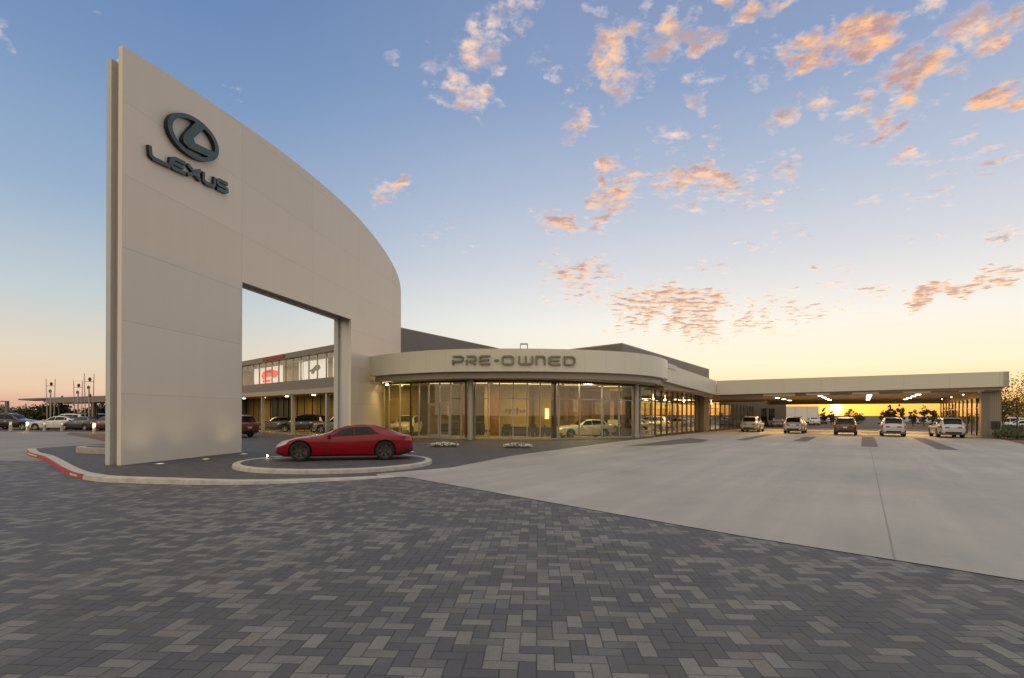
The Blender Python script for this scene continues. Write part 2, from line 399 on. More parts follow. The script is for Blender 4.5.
def paint(n, c, metal=0.0, rough=.3): M[n] = pbr(n, c, rough, metal, .02, 1, coat=1.0)
M['red_paint'] = pbr('red_paint', (.225, .0004, .006), .15, 0, .02, 1, coat=.45, spec=.2); paint('white_car', (.70, .69, .66)); paint('silver_car', (.42, .45, .52), .2)
paint('black_car', (.012, .013, .015)); paint('maroon_car', (.10, .008, .012)); paint('grey_car', (.20, .20, .21), .4); paint('blue_car', (.02, .035, .06)); paint('cream_car', (.78, .72, .55)); paint('brown_car', (.05, .03, .02))
M['bark'] = pbr('bark', (.09, .065, .045), .9, 0, .3, 8, .8, 40)
M['leaf'] = pbr('leaves', (.055, .075, .025), .6, 0, .4, 1.5)
M['leaf2'] = pbr('olive_leaves', (.10, .10, .03), .6, 0, .4, 1.5)
M['leafdry'] = pbr('autumn_leaves', (.16, .10, .035), .6, 0, .4, 1.5)
M['petal'] = pbr('white_petals', (.62, .62, .58), .7, 0, .15, 20)
M['stone'] = pbr('pale_limestone', (.42, .38, .32), .8, 0, .15, 6, .5, 40)

# ------------------------------------------------------------------ objects & meshes
def tag(o, label=None, cat=None, group=None, kind=None):
    if label: o['label'] = label
    if cat: o['category'] = cat
    if group: o['group'] = group
    if kind: o['kind'] = kind
    return o

def thing(name, label, cat, loc=(0, 0, 0), rz=0.0, group=None):
    o = bpy.data.objects.new(name, None); COL.objects.link(o)
    o.location = loc; o.rotation_euler = (0, 0, rz); o.empty_display_size = .3
    return tag(o, label, cat, group)

class MB:
    def __init__(s): s.v = []; s.f = []; s.uv = []; s.mi = []
    def face(s, pts, uv=None, mi=0):
        b = len(s.v); s.v += [tuple(p) for p in pts]; s.f.append(tuple(range(b, b + len(pts))))
        s.uv.append(uv or [(0, 0)] * len(pts)); s.mi.append(mi)
    def box(s, c, size, rz=0.0, mi=0):
        cx, cy, cz = c; hx, hy, hz = size[0] / 2, size[1] / 2, size[2] / 2
        cs, sn = math.cos(rz), math.sin(rz)
        P = lambda x, y, z: (cx + x * cs - y * sn, cy + x * sn + y * cs, cz + z)
        q = [P(x, y, z) for x in (-hx, hx) for y in (-hy, hy) for z in (-hz, hz)]
        for idx, su, sv in (((0, 1, 3, 2), 2, 1), ((4, 6, 7, 5), 1, 2), ((0, 4, 5, 1), 0, 2), ((2, 3, 7, 6), 2, 0), ((0, 2, 6, 4), 1, 0), ((1, 5, 7, 3), 0, 1)):
            uv = []
            for k in idx:
                l = ((-hx, hx)[k >> 2 & 1], (-hy, hy)[k >> 1 & 1], (-hz, hz)[k & 1])
                if idx in ((0, 1, 3, 2), (4, 6, 7, 5)): uv.append((l[1], cz + l[2]))
                elif idx in ((0, 4, 5, 1), (2, 3, 7, 6)): uv.append((l[0], cz + l[2]))
                else: uv.append((l[0] + .3, 4.4))
            s.face([q[k] for k in idx], uv, mi)
        return s
    def prism(s, poly, z0, z1, top=True, bottom=True, mi=0, u0=0.0):
        n = len(poly); u = u0
        zz = z1 if callable(z1) else (lambda p: z1)
        z_ = z0 if callable(z0) else (lambda p: z0)
        for i in range(n):
            a, b = poly[i], poly[(i + 1) % n]
            L = math.hypot(b[0] - a[0], b[1] - a[1])
            s.face([(a[0], a[1], z_(a)), (b[0], b[1], z_(b)), (b[0], b[1], zz(b)), (a[0], a[1], zz(a))], [(u, z_(a)), (u + L, z_(b)), (u + L, zz(b)), (u, zz(a))], mi)
            u += L
        if top: s.face([(p[0], p[1], zz(p)) for p in poly], [(p[0] + .3, 4.4) for p in poly], mi)
        if bottom: s.face([(p[0], p[1], z_(p)) for p in reversed(poly)], [(p[0] + .3, 4.4) for p in poly], mi)
        return s
    def ribbon(s, path, z0, z1, th, mi=0):
        """upright wall of thickness th along a plan path (to the left of travel); z may be functions of the index"""
        n = len(path); off = offset(path, th)
        f0 = z0 if callable(z0) else (lambda i: z0); f1 = z1 if callable(z1) else (lambda i: z1)
        u = 0
        for i in range(n - 1):
            a, b, c, d = path[i], path[i + 1], off[i + 1], off[i]
            L = math.hypot(b[0] - a[0], b[1] - a[1])
            A0, A1, B0, B1 = f0(i), f1(i), f0(i + 1), f1(i + 1)
            s.face([(*a, A0), (*b, B0), (*b, B1), (*a, A1)], [(u, A0), (u + L, B0), (u + L, B1), (u, A1)], mi)
            s.face([(*c, B0), (*d, A0), (*d, A1), (*c, B1)], [(u + L, B0), (u, A0), (u, A1), (u + L, B1)], mi)
            s.face([(*a, A1), (*b, B1), (*c, B1), (*d, A1)], [(u + .3, 4.4)] * 4, mi)
            s.face([(*d, A0), (*c, B0), (*b, B0), (*a, A0)], [(u + .3, 4.4)] * 4, mi)
            u += L
        s.face([(*path[0], f0(0)), (*path[0], f1(0)), (*off[0], f1(0)), (*off[0], f0(0))], None, mi)
        s.face([(*path[-1], f0(n - 1)), (*off[-1], f0(n - 1)), (*off[-1], f1(n - 1)), (*path[-1], f1(n - 1))], None, mi)
        return s
    def tube(s, pts, rad, n=10, mi=0, cap=True):
        pts = [Vector(p) for p in pts]; rs = rad if isinstance(rad, (list, tuple)) else [rad] * len(pts)
        rings = []
        for i, p in enumerate(pts):
            t = (pts[min(i + 1, len(pts) - 1)] - pts[max(i - 1, 0)]).normalized()
            a = t.orthogonal().normalized() if abs(t.z) < .999 else Vector((1, 0, 0))
            b = t.cross(a)
            rings.append([p + a * math.cos(2 * math.pi * k / n) * rs[i] + b * math.sin(2 * math.pi * k / n) * rs[i] for k in range(n)])
        base = len(s.v)
        for r_ in rings: s.v += [tuple(q) for q in r_]
        def add(f): s.f.append(f); s.uv.append([(0, 0)] * len(f)); s.mi.append(mi)
        for i in range(len(pts) - 1):
            for k in range(n):
                add((base + i * n + k, base + i * n + (k + 1) % n, base + (i + 1) * n + (k + 1) % n, base + (i + 1) * n + k))
        if cap:
            add(tuple(base + k for k in reversed(range(n)))); add(tuple(base + (len(pts) - 1) * n + k for k in range(n)))
        return s
    def lathe(s, prof, c=(0, 0, 0), axis='Z', n=24, mi=0):
        """prof: (radius, height) pairs"""
        base = len(s.v)
        for r_, h in prof:
            for k in range(n):
                a = 2 * math.pi * k / n; x, y = r_ * math.cos(a), r_ * math.sin(a)
                q = (x, y, h) if axis == 'Z' else (x, h, y)
                s.v.append((c[0] + q[0], c[1] + q[1], c[2] + q[2]))
        for i in range(len(prof) - 1):
            for k in range(n):
                s.f.append((base + i * n + k, base + i * n + (k + 1) % n, base + (i + 1) * n + (k + 1) % n, base + (i + 1) * n + k)); s.uv.append([(0, 0)] * 4); s.mi.append(mi)
        return s
    def mesh(s, name, mats, smooth=None, weld=True):
        me = bpy.data.meshes.new(name); me.from_pydata(s.v, [], s.f)
        if not isinstance(mats, (list, tuple)): mats = [mats]
        for x in mats: me.materials.append(x)
        uvl = me.uv_layers.new(name='UVMap')
        k = 0
        for p, uv, mi in zip(me.polygons, s.uv, s.mi):
            p.material_index = mi
            for q in range(p.loop_total): uvl.data[p.loop_start + q].uv = uv[q]
        bm = bmesh.new(); bm.from_mesh(me)
        if weld: bmesh.ops.remove_doubles(bm, verts=bm.verts, dist=1e-5)
        bmesh.ops.recalc_face_normals(bm, faces=bm.faces); bm.to_mesh(me); bm.free()
        if smooth:
            me.shade_smooth(); me.set_sharp_from_angle(angle=R(smooth))
        return me
    def obj(s, name, mats, parent=None, smooth=None, weld=True):
        o = bpy.data.objects.new(name, s.mesh(name, mats, smooth, weld)); COL.objects.link(o)
        if parent: o.parent = parent
        return o

def offset(path, th):
    """offset to the left of travel"""
    out = []
    for i in range(len(path)):
        ns = []
        for j in (i - 1, i):
            if 0 <= j < len(path) - 1:
                d = Vector((path[j + 1][0] - path[j][0], path[j + 1][1] - path[j][1])).normalized(); ns.append(Vector((-d.y, d.x)))
        nn = sum(ns, Vector((0, 0))).normalized(); k = th / max(.4, nn.dot(ns[0]))
        out.append((path[i][0] + nn.x * k, path[i][1] + nn.y * k))
    return out

def catmull(P, n=8, closed=False):
    out = []; N = len(P); dim = len(P[0])
    rng = range(N) if closed else range(N - 1)
    for i in rng:
        p0 = P[(i - 1) % N] if closed or i > 0 else P[i]
        p1 = P[i]; p2 = P[(i + 1) % N]
        p3 = P[(i + 2) % N] if closed or i + 2 < N else P[i + 1]
        for k in range(n):
            t = k / n
            out.append(tuple(.5 * (2 * p1[c] + (p2[c] - p0[c]) * t + (2 * p0[c] - 5 * p1[c] + 4 * p2[c] - p3[c]) * t * t + (3 * p1[c] - p0[c] - 3 * p2[c] + p3[c]) * t ** 3) for c in range(dim)))
    if not closed: out.append(tuple(P[-1]))
    return out

def interp(tbl, x):
    """smooth monotone-ish interpolation of an (x, y) table"""
    if x <= tbl[0][0]: return tbl[0][1]
    if x >= tbl[-1][0]: return tbl[-1][1]
    for i in range(len(tbl) - 1):
        if tbl[i][0] <= x <= tbl[i + 1][0]:
            x0, y0 = tbl[i]; x1, y1 = tbl[i + 1]; h = x1 - x0; t = (x - x0) / h
            def sl(j):
                if j <= 0 or j >= len(tbl) - 1:
                    j = max(0, min(j, len(tbl) - 2)) if j <= 0 else len(tbl) - 2
                    return (tbl[j + 1][1] - tbl[j][1]) / (tbl[j + 1][0] - tbl[j][0])
                a = (tbl[j][1] - tbl[j - 1][1]) / (tbl[j][0] - tbl[j - 1][0]); b = (tbl[j + 1][1] - tbl[j][1]) / (tbl[j + 1][0] - tbl[j][0])
                return 0 if a * b <= 0 else 2 * a * b / (a + b)
            m0, m1 = sl(i) * h, sl(i + 1) * h
            return (2 * t ** 3 - 3 * t * t + 1) * y0 + (t ** 3 - 2 * t * t + t) * m0 + (-2 * t ** 3 + 3 * t * t) * y1 + (t ** 3 - t * t) * m1

def curve_solid(name, loops, depth, place, mats, parent, side=None):
    """flat shape with holes (2D loops) extruded by depth; place(x, y, z) maps it into the scene"""
    cu = bpy.data.curves.new(name, 'CURVE'); cu.dimensions = '2D'; cu.fill_mode = 'BOTH'; cu.extrude = depth / 2
    for lp in loops:
        sp = cu.splines.new('POLY'); sp.points.add(len(lp) - 1); sp.use_cyclic_u = True
        for p, q in zip(sp.points, lp): p.co = (q[0], q[1], 0, 1)
    t = bpy.data.objects.new(name + '_tmp', cu); COL.objects.link(t)
    bpy.context.view_layer.update()
    me = bpy.data.meshes.new_from_object(t.evaluated_get(bpy.context.evaluated_depsgraph_get()))
    bpy.data.objects.remove(t); bpy.data.curves.remove(cu)
    me.name = name
    for v in me.vertices: v.co = place(v.co.x, v.co.y, v.co.z + depth / 2)
    me.materials.clear(); me.materials.append(mats)
    if side: me.materials.append(side)
    o = bpy.data.objects.new(name, me); COL.objects.link(o)
    if parent: o.parent = parent
    return o, me

def stroke(pts, w, closed=False):
    """outline loops of a thick mitred polyline"""
    if closed:
        n = len(pts); outs = []
        for sgn in (1, -1):
            lp = []
            for i in range(n):
                a, b, c = [Vector(pts[(i + k) % n]) for k in (-1, 0, 1)]
                d1 = (b - a).normalized(); d2 = (c - b).normalized()
                n1 = Vector((-d1.y, d1.x)); n2 = Vector((-d2.y, d2.x)); nn = (n1 + n2).normalized()
                lp.append(tuple(b + nn * sgn * w / 2 / max(.5, nn.dot(n1))))
            outs.append(lp)
        return outs
    L = offset(pts, w / 2); Rr = offset(pts, -w / 2)
    return [L + Rr[::-1]]

def sheet(name, poly, z, mat, kind='structure'):
    b = MB(); b.face([(p[0], p[1], z) for p in poly], [(p[0], p[1]) for p in poly])
    o = b.obj(name, mat); 
    if o.data.polygons[0].normal.z < 0: o.data.flip_normals()
    tag(o, kind=kind); return o

def spotlamp(name, loc, target, power, col, size=R(80), blend=.9, rad=.05, parent=None):
    d = bpy.data.lights.new(name, 'SPOT'); d.energy = power; d.color = col; d.spot_size = size; d.spot_blend = blend; d.shadow_soft_size = rad
    o = bpy.data.objects.new(name, d); COL.objects.link(o); o.location = loc
    o.rotation_euler = (Vector(target) - Vector(loc)).to_track_quat('-Z', 'Y').to_euler()
    if parent: o.parent = parent
    return o

def arealamp(name, loc, sx, sy, power, col, rz=0.0, parent=None, up=False):
    d = bpy.data.lights.new(name, 'AREA'); d.shape = 'RECTANGLE'; d.size = sx; d.size_y = sy; d.energy = power; d.color = col
    o = bpy.data.objects.new(name, d); COL.objects.link(o); o.location = loc; o.rotation_euler = (math.pi if up else 0, 0, rz)
    if parent: o.parent = parent
    return o
def settle(t):
    """children of t were built in world coordinates: keep them there"""
    inv = (Matrix.Translation(t.location) @ Matrix.Rotation(t.rotation_euler.z, 4, 'Z')).inverted()
    for ch in t.children: ch.matrix_parent_inverse = inv

# ------------------------------------------------------------------ cars
SPECS = {
 'coupe': dict(L=4.88, W=.955, wb=2.94, fo=.90, wr=.358, tw=.255, zb=.15,
   top=[(0, .54), (.10, .64), (.4, .755), (.9, .875), (1.3, .915), (1.6, .945), (2.1, 1.135), (2.55, 1.27), (2.95, 1.315), (3.3, 1.295), (3.8, 1.17), (4.25, 1.03), (4.6, .955), (4.8, .90), (4.88, .78)],
   belt=[(0, .46), (.15, .56), (.5, .72), (.9, .825), (1.4, .835), (2.0, .845), (2.7, .865), (3.3, .90), (3.8, .935), (4.3, .90), (4.7, .86), (4.88, .72)],
   w=[(0, .40), (.06, .62), (.2, .78), (.5, .89), (.9, .945), (1.6, .925), (2.4, .915), (3.2, .935), (3.8, .955), (4.3, .91), (4.7, .80), (4.83, .68), (4.88, .52)],
   cab=(1.55, 2.2, 3.6, 4.5), rw=.56, ws=(1.66, 2.48), rg=(3.45, 4.25), win=[(1.86, 2.74), (2.755, 3.66)], rim='darkrim', spokes=7),
 'suv': dict(L=4.89, W=.945, wb=2.79, fo=.95, wr=.37, tw=.24, zb=.24,
   top=[(0, .72), (.1, .86), (.5, .99), (1.1, 1.08), (1.3, 1.10), (1.5, 1.17), (2.0, 1.52), (2.4, 1.67), (2.9, 1.71), (3.6, 1.69), (4.2, 1.63), (4.45, 1.57), (4.62, 1.32), (4.76, 1.10), (4.84, 1.02), (4.89, .92)],
   belt=[(0, .62), (.15, .78), (.6, .93), (1.3, 1.0), (2.2, 1.02), (3.4, 1.08), (4.2, 1.12), (4.6, 1.06), (4.8, .98), (4.89, .86)],
   w=[(0, .55), (.08, .74), (.3, .87), (.7, .935), (1.2, .94), (2.4, .925), (3.6, .94), (4.2, .93), (4.6, .89), (4.8, .82), (4.89, .72)],
   cab=(1.3, 1.85, 4.3, 4.75), rw=.64, ws=(1.42, 2.22), rg=(4.46, 4.72), win=[(1.66, 2.66), (2.71, 3.6), (3.65, 4.28)], rim='rim', spokes=5),
 'sedan': dict(L=4.87, W=.915, wb=2.82, fo=.93, wr=.335, tw=.22, zb=.17,
   top=[(0, .62), (.1, .74), (.5, .86), (1.1, .96), (1.45, .99), (1.7, 1.06), (2.2, 1.33), (2.6, 1.43), (3.0, 1.45), (3.5, 1.41), (3.95, 1.27), (4.3, 1.13), (4.65, 1.10), (4.8, 1.04), (4.87, .90)],
   belt=[(0, .52), (.15, .66), (.6, .82), (1.2, .89), (1.9, .92), (2.8, .95), (3.6, .99), (4.3, 1.0), (4.7, .97), (4.87, .82)],
   w=[(0, .48), (.07, .68), (.25, .82), (.6, .90), (1.0, .915), (2.4, .905), (3.6, .915), (4.2, .90), (4.6, .84), (4.8, .74), (4.87, .60)],
   cab=(1.5, 2.05, 3.85, 4.35), rw=.58, ws=(1.60, 2.38), rg=(3.5, 4.14), win=[(1.80, 2.72), (2.77, 3.62), (3.66, 3.95)], rim='rim', spokes=9),
}
def car_fn(sp):
    L = sp['L']; c0, c1, c2, c3 = sp['cab']
    def pt(x, tau, side=1, off=0.0):
        def raw(x, tau):
            zt = interp(sp['top'], x); zs = interp(sp['belt'], x); zs = min(zs, zt - .02); w_ = interp(sp['w'], x)
            zb = sp['zb'] + .10 * max(0, 1 - x / .35) + .14 * max(0, 1 - (L - x) / .45)
            cab = 0 if x <= c0 or x >= c3 else (min(1, (x - c0) / (c1 - c0)) if x < c1 else min(1, (c3 - x) / (c3 - c2)) if x > c2 else 1)
            cab = cab * cab * (3 - 2 * cab)
            yr = w_ * .70 * (1 - cab) + sp['rw'] * cab; fr = .62 * (1 - cab) + .88 * cab
            zr = zs + (zt - zs) * fr
            P = [(w_ * .70, zb), (w_ * .93, zb + .05), (w_ * .985, zb + (zs - zb) * .30), (w_, zb + (zs - zb) * .66), (w_ * (.965 - .015 * cab), zs), (yr, zr), (yr * .62, zr + (zt - zr) * .72), (0, zt)]
            i = min(6, int(tau)); t = tau - i
            p0 = P[max(0, i - 1)]; p1 = P[i]; p2 = P[i + 1]; p3 = P[min(7, i + 2)] if i < 6 else (-P[6][0], P[6][1])
            if i == 4:      # flat-ish glass
                q = tuple(p1[c] + (p2[c] - p1[c]) * t for c in (0, 1)); k = .012 * math.sin(math.pi * t); return q[0] + k, q[1]
            return tuple(.5 * (2 * p1[c] + (p2[c] - p0[c]) * t + (2 * p0[c] - 5 * p1[c] + 4 * p2[c] - p3[c]) * t * t + (3 * p1[c] - p0[c] - 3 * p2[c] + p3[c]) * t ** 3) for c in (0, 1))
        y, z = raw(x, tau)
        p = Vector((L / 2 - x, y, z))
        if off:
            e = .01; xa, xb = max(0, x - e), min(L, x + e); ta, tb = max(0, tau - .02), min(7, tau + .02)
            ya, za = raw(xa, tau); yb, zb_ = raw(xb, tau); yc, zc = raw(x, ta); yd, zd = raw(x, tb)
            n_ = Vector((-(xb - xa), yb - ya, zb_ - za)).cross(Vector((0, yd - yc, zd - zc)))
            if n_.length > 0:
                n_.normalize()
                if n_.y < 0 or (abs(n_.y) < .15 and n_.z < 0): n_ = -n_
                if abs(n_.y) < .5 and n_.z < 0 and tau > 4: n_ = -n_
                p = p + n_ * off
        p.y *= side
        return p
    return pt
def patch(mb, fn, x0, x1, t0, t1, side, nx=8, nt=4, off=.006, mi=0, sl0=0.0, sl1=0.0):
    """grid on the body surface; x0/x1 may lean with the row by sl0/sl1"""
    for i in range(nx):
        for j in range(nt):
            q = []
            for a, b in ((i, j), (i + 1, j), (i + 1, j + 1), (i, j + 1)):
                tt = t0 + (t1 - t0) * b / nt; k = b / nt
                xa = x0 + sl0 * k; xb = x1 + sl1 * k
                q.append(fn(xa + (xb - xa) * a / nx, tt, side, off))
            mb.face(q, None, mi)
CARC = {}
def car_meshes(kind):
    if kind in CARC: return CARC[kind]
    sp = SPECS[kind]; fn = car_fn(sp); L = sp['L']; out = []
    b = MB(); nx = 84
    xs = [L * .5 * (1 - math.cos(math.pi * (i / nx))) * .35 + L * (i / nx) * .65 for i in range(nx + 1)]
    taus = [k * .25 for k in range(29)]
    rings = [[fn(x, t, 1) for t in taus] + [fn(x, t, -1) for t in reversed(taus[:-1])] for x in xs]
    n = len(rings[0])
    for i in range(nx):
        for k in range(n - 1):
            b.face([rings[i][k], rings[i + 1][k], rings[i + 1][k + 1], rings[i][k + 1]])
        b.face([rings[i][-1], rings[i + 1][-1], rings[i + 1][0], rings[i][0]])
    b.face(rings[0]); b.face(rings[-1][::-1])
    me = b.mesh('body', [M['white_car'], M['carblack']], None)
    # wheel arches cut out with a boolean
    o = bpy.data.objects.new('body_tmp', me); COL.objects.link(o); cut = []
    xf = L / 2 - sp['fo']; xr = xf - sp['wb']; wr = sp['wr']
    for cx in (xf, xr):
        for sd in (1, -1):
            c = MB(); n_ = 40; ya, yb = sd * (sp['W'] - .34), sd * 1.3
            ring = [(cx + wr * 1.13 * math.cos(2 * math.pi * k / n_), wr + wr * 1.13 * math.sin(2 * math.pi * k / n_)) for k in range(n_)]
            for k in range(n_):
                p, q = ring[k], ring[(k + 1) % n_]
                c.face([(p[0], ya, p[1]), (q[0], ya, q[1]), (q[0], yb, q[1]), (p[0], yb, p[1])])
            c.face([(p[0], ya, p[1]) for p in ring]); c.face([(p[0], yb, p[1]) for p in reversed(ring)])
            co = bpy.data.objects.new('cut_tmp', c.mesh('cut', M['carblack'])); COL.objects.link(co); cut.append(co)
            md = o.modifiers.new('b', 'BOOLEAN'); md.operation = 'DIFFERENCE'; md.object = co; md.solver = 'EXACT'; md.material_mode = 'TRANSFER'
    bpy.context.view_layer.update()
    me2 = bpy.data.meshes.new_from_object(o.evaluated_get(bpy.context.evaluated_depsgraph_get()))
    for c in cut: bpy.data.objects.remove(c)
    bpy.data.objects.remove(o)
    me2.name = 'body'; me2.shade_smooth(); me2.set_sharp_from_angle(angle=R(32))
    body = me2
    W_ = lambda *pp: out.append(pp)
    # glass
    for x0, x1 in sp['win']:
        for sd in (1, -1):
            g = MB(); last = (x0, x1) == sp['win'][-1]; first = (x0, x1) == sp['win'][0]
            s1 = {'coupe': -.36, 'suv': -.05, 'sedan': -.22}[kind] if last else 0.0
            patch(g, fn, x0, x1, 4.12, 4.90, sd, 12, 4, .007, 0, .42 if first else 0.0, s1)
            W_('side_window', g.mesh('side_window', M['carglass'], 40), None)
    g = MB()
    for sd in (1, -1): patch(g, fn, sp['ws'][0], sp['ws'][1], 5.15, 7.0, sd, 10, 6, .007)
    W_('windscreen', g.mesh('windscreen', M['carglass'], 40), None)
    g = MB()
    for sd in (1, -1): patch(g, fn, sp['rg'][0], sp['rg'][1], 5.12 if kind == 'suv' else 5.2, 7.0, sd, 8, 6, .007)
    W_('rear_window', g.mesh('rear_window', M['carglass'], 40), None)
    # lights
    hz = {'coupe': (3.55, 4.35), 'suv': (3.5, 4.3), 'sedan': (3.5, 4.3)}[kind]
    for sd in (1, -1):
        g = MB(); patch(g, fn, .05, .42, hz[0], hz[1], sd, 8, 4, .008, 0, 0.02, .22)
        W_('headlight', g.mesh('headlight', M['headlamp'], 40), None)
        g = MB(); zt = .80 if kind == 'coupe' else .92 if kind == 'suv' else .86
        patch(g, fn, L - .34, L - .03, 3.25, 4.1, sd, 6, 3, .008, 0, .1, 0)
        xx = -L / 2 + .0; y0, y1 = (.38, .60)
        g.box((xx - .006, sd * (y0 + .04), zt - .06), (.03, .30, .12))
        W_('tail_light', g.mesh('tail_light', M['taillamp'], 40), None)
        g = MB(); mx = L / 2 - sp['ws'][0] - .22; mz = interp(sp['belt'], sp['ws'][0]) + .09; my = interp(sp['w'], 2) * .95
        pr = [(.0, .0), (.055, .02), (.075, .08), (.075, .14), (.055, .20), (0, .22)]
        g.lathe(pr, (mx, sd * my + (0 if sd > 0 else -.22), mz), 'Y', 12); g.box((mx, sd * (my - .03), mz - .06), (.05, .14, .03))
        W_('wing_mirror', g.mesh('wing_mirror', [M['carblack']], 50), None)
    # front and rear furniture
    g = MB(); zf = .36 if kind == 'coupe' else .5
    fw = sp['w'][0][1]
    g.box((L / 2 + .0, 0, zf), (.03, fw * 1.35, .24 if kind == 'coupe' else .36))
    for sd in (1, -1): patch(g, fn, .03, .30, 1.3, 2.2, sd, 5, 3, .006)
    W_('grille', g.mesh('grille', M['carblack']), None)
    g = MB(); g.box((-L / 2 + .0, 0, sp['zb'] + .20), (.04, sp['w'][-1][1] * 1.5, .15))
    for sd in (1, -1): patch(g, fn, L - .5, L - .04, .4, 1.9, sd, 5, 3, .006)
    W_('rear_bumper', g.mesh('rear_bumper', M['carblack']), None)
    g = MB(); g.box((-L / 2 - .012, 0, {'coupe': .52, 'suv': .74, 'sedan': .72}[kind]), (.016, .32, .13)); W_('number_plate', g.mesh('number_plate', M['plate']), None)
    if kind != 'coupe':
        g = MB(); g.box((-L / 2 - .008, 0, .84 if kind == 'suv' else .83), (.016, .5, .025)); W_('trim_strip', g.mesh('trim_strip', M['chrome']), None)
    # shut lines, handles
    g = MB()
    def vline(x, t0, t1, lean=0.0):
        for sd in (1, -1): patch(g, fn, x, x + .012, t0, t1, sd, 1, 10, .0035, 0, lean, lean)
    if kind == 'coupe': vline(1.86, .9, 4.0, .03); vline(3.22, .9, 4.0, .12)
    else: vline(1.62, .9, 4.0); vline(sp['win'][0][1] + .02, .9, 4.05); vline(sp['win'][1][1] - .02, 2.6, 4.05, .1)
    for sd in (1, -1): patch(g, fn, .9, L - .9, .55, .95, sd, 24, 1, .004)
    W_('door_seams', g.mesh('door_seams', M['carblack']), None)
    for x in ([2.95] if kind == 'coupe' else [2.45, 3.4]):
        for sd in (1, -1):
            g = MB(); patch(g, fn, x, x + .2, 3.45, 3.62, sd, 3, 1, .02); W_('door_handle', g.mesh('door_handle', M['chrome']), None)
    if kind == 'suv':
        for sd in (1, -1):
            g = MB(); g.tube([fn(2.2, 5.3, sd, .035), fn(3.0, 5.3, sd, .045), fn(4.1, 5.3, sd, .035)], .02, 6); W_('roof_rail', g.mesh('roof_rail', M['darkalu']), None)
        g = MB(); q = fn(4.40, 7, 1, .0); g.box((q.x - .06, 0, q.z - .01), (.22, 1.12, .035)); W_('spoiler', g.mesh('spoiler', M['carblack']), None)
    if kind == 'coupe':
        for sd in (1, -1):
            g = MB(); g.tube([(-L / 2 + .25, sd * .42, .25), (-L / 2 - .02, sd * .42, .25)], .045, 12)
            W_('exhaust_pipe', g.mesh('exhaust_pipe', M['chrome'], 40), None)
        for sd in (1, -1):
            g = MB()
            patch(g, fn, 1.58, 1.76, 2.88, 3.02, sd, 2, 1, .006)
            W_('side_vent', g.mesh('side_vent', M['carblack']), None)
    # wheels: tyre > (rim, brake)
    t = MB(); hw = sp['tw'] / 2
    t.lathe([(wr * .70, -hw), (wr * .93, -hw), (wr * .985, -hw * .75), (wr, -hw * .4), (wr, hw * .4), (wr * .985, hw * .75), (wr * .93, hw), (wr * .70, hw)], (0, 0, 0), 'Y', 36)
    tyre = t.mesh('tyre', M['tyre'], 40)
    r_ = MB(); rr = wr * .71
    r_.lathe([(rr * .93, hw * .55), (rr * .93, hw * .86), (rr, hw * .93), (rr, -hw * .8)], (0, 0, 0), 'Y', 36)
    r_.lathe([(.0, hw * .82), (.07, hw * .80), (.085, hw * .6), (.085, 0)], (0, 0, 0), 'Y', 16)
    ns = sp['spokes']
    for k in range(ns):
        a = 2 * math.pi * k / ns
        for da in (-.13, .13) if ns < 9 else (0,):
            ca, sa = math.cos(a), math.sin(a); cb, sb = math.cos(a + da), math.sin(a + da); wd = .02
            q = []
            for (r0, c_, s_, hh) in ((.06, ca, sa, .76), (rr * .95, cb, sb, .84)):
                for sg in (-1, 1):
                    q.append((r0 * c_ - sg * s_ * wd, hw * hh, r0 * s_ + sg * c_ * wd)); q.append((r0 * c_ - sg * s_ * wd * .7, hw * (hh - .3), r0 * s_ + sg * c_ * wd * .7))
            r_.face([q[0], q[2], q[6], q[4]]); r_.face([q[0], q[4], q[5], q[1]]); r_.face([q[2], q[3], q[7], q[6]])
    rim = r_.mesh('rim', M[sp['rim']], 30)
    d = MB(); d.lathe([(0, 0), (rr * .72, 0), (rr * .72, .02), (0, .02)], (0, -.01, 0), 'Y', 24)
    d.lathe([(rr * .93, -hw * .5), (0, -hw * .5)], (0, 0, 0), 'Y', 24)
    disc = d.mesh('brake_disc', M['darkalu'])
    cp = MB()
    for k in range(6):
        a0 = R(150 + k * 10); a1 = a0 + R(10)
        P = lambda r0, a, y: (r0 * math.cos(a), y, r0 * math.sin(a))
        cp.face([P(rr * .62, a0, hw * .45), P(rr * .62, a1, hw * .45), P(rr * .88, a1, hw * .45), P(rr * .88, a0, hw * .45)])
        cp.face([P(rr * .88, a0, hw * .45), P(rr * .88, a1, hw * .45), P(rr * .88, a1, 0), P(rr * .88, a0, 0)])
    cal = cp.mesh('brake_caliper', M['brake'])
    wheels = [(xf, sp['W'] - .02 - hw, wr, 0), (xf, -(sp['W'] - .02 - hw), wr, math.pi), (xr, sp['W'] - .02 - hw, wr, 0), (xr, -(sp['W'] - .02 - hw), wr, math.pi)]
    CARC[kind] = (body, out, tyre, rim, disc, cal, wheels)
    return CARC[kind]

def ob(name, me, parent):
    o = bpy.data.objects.new(name, me); COL.objects.link(o); o.parent = parent; return o

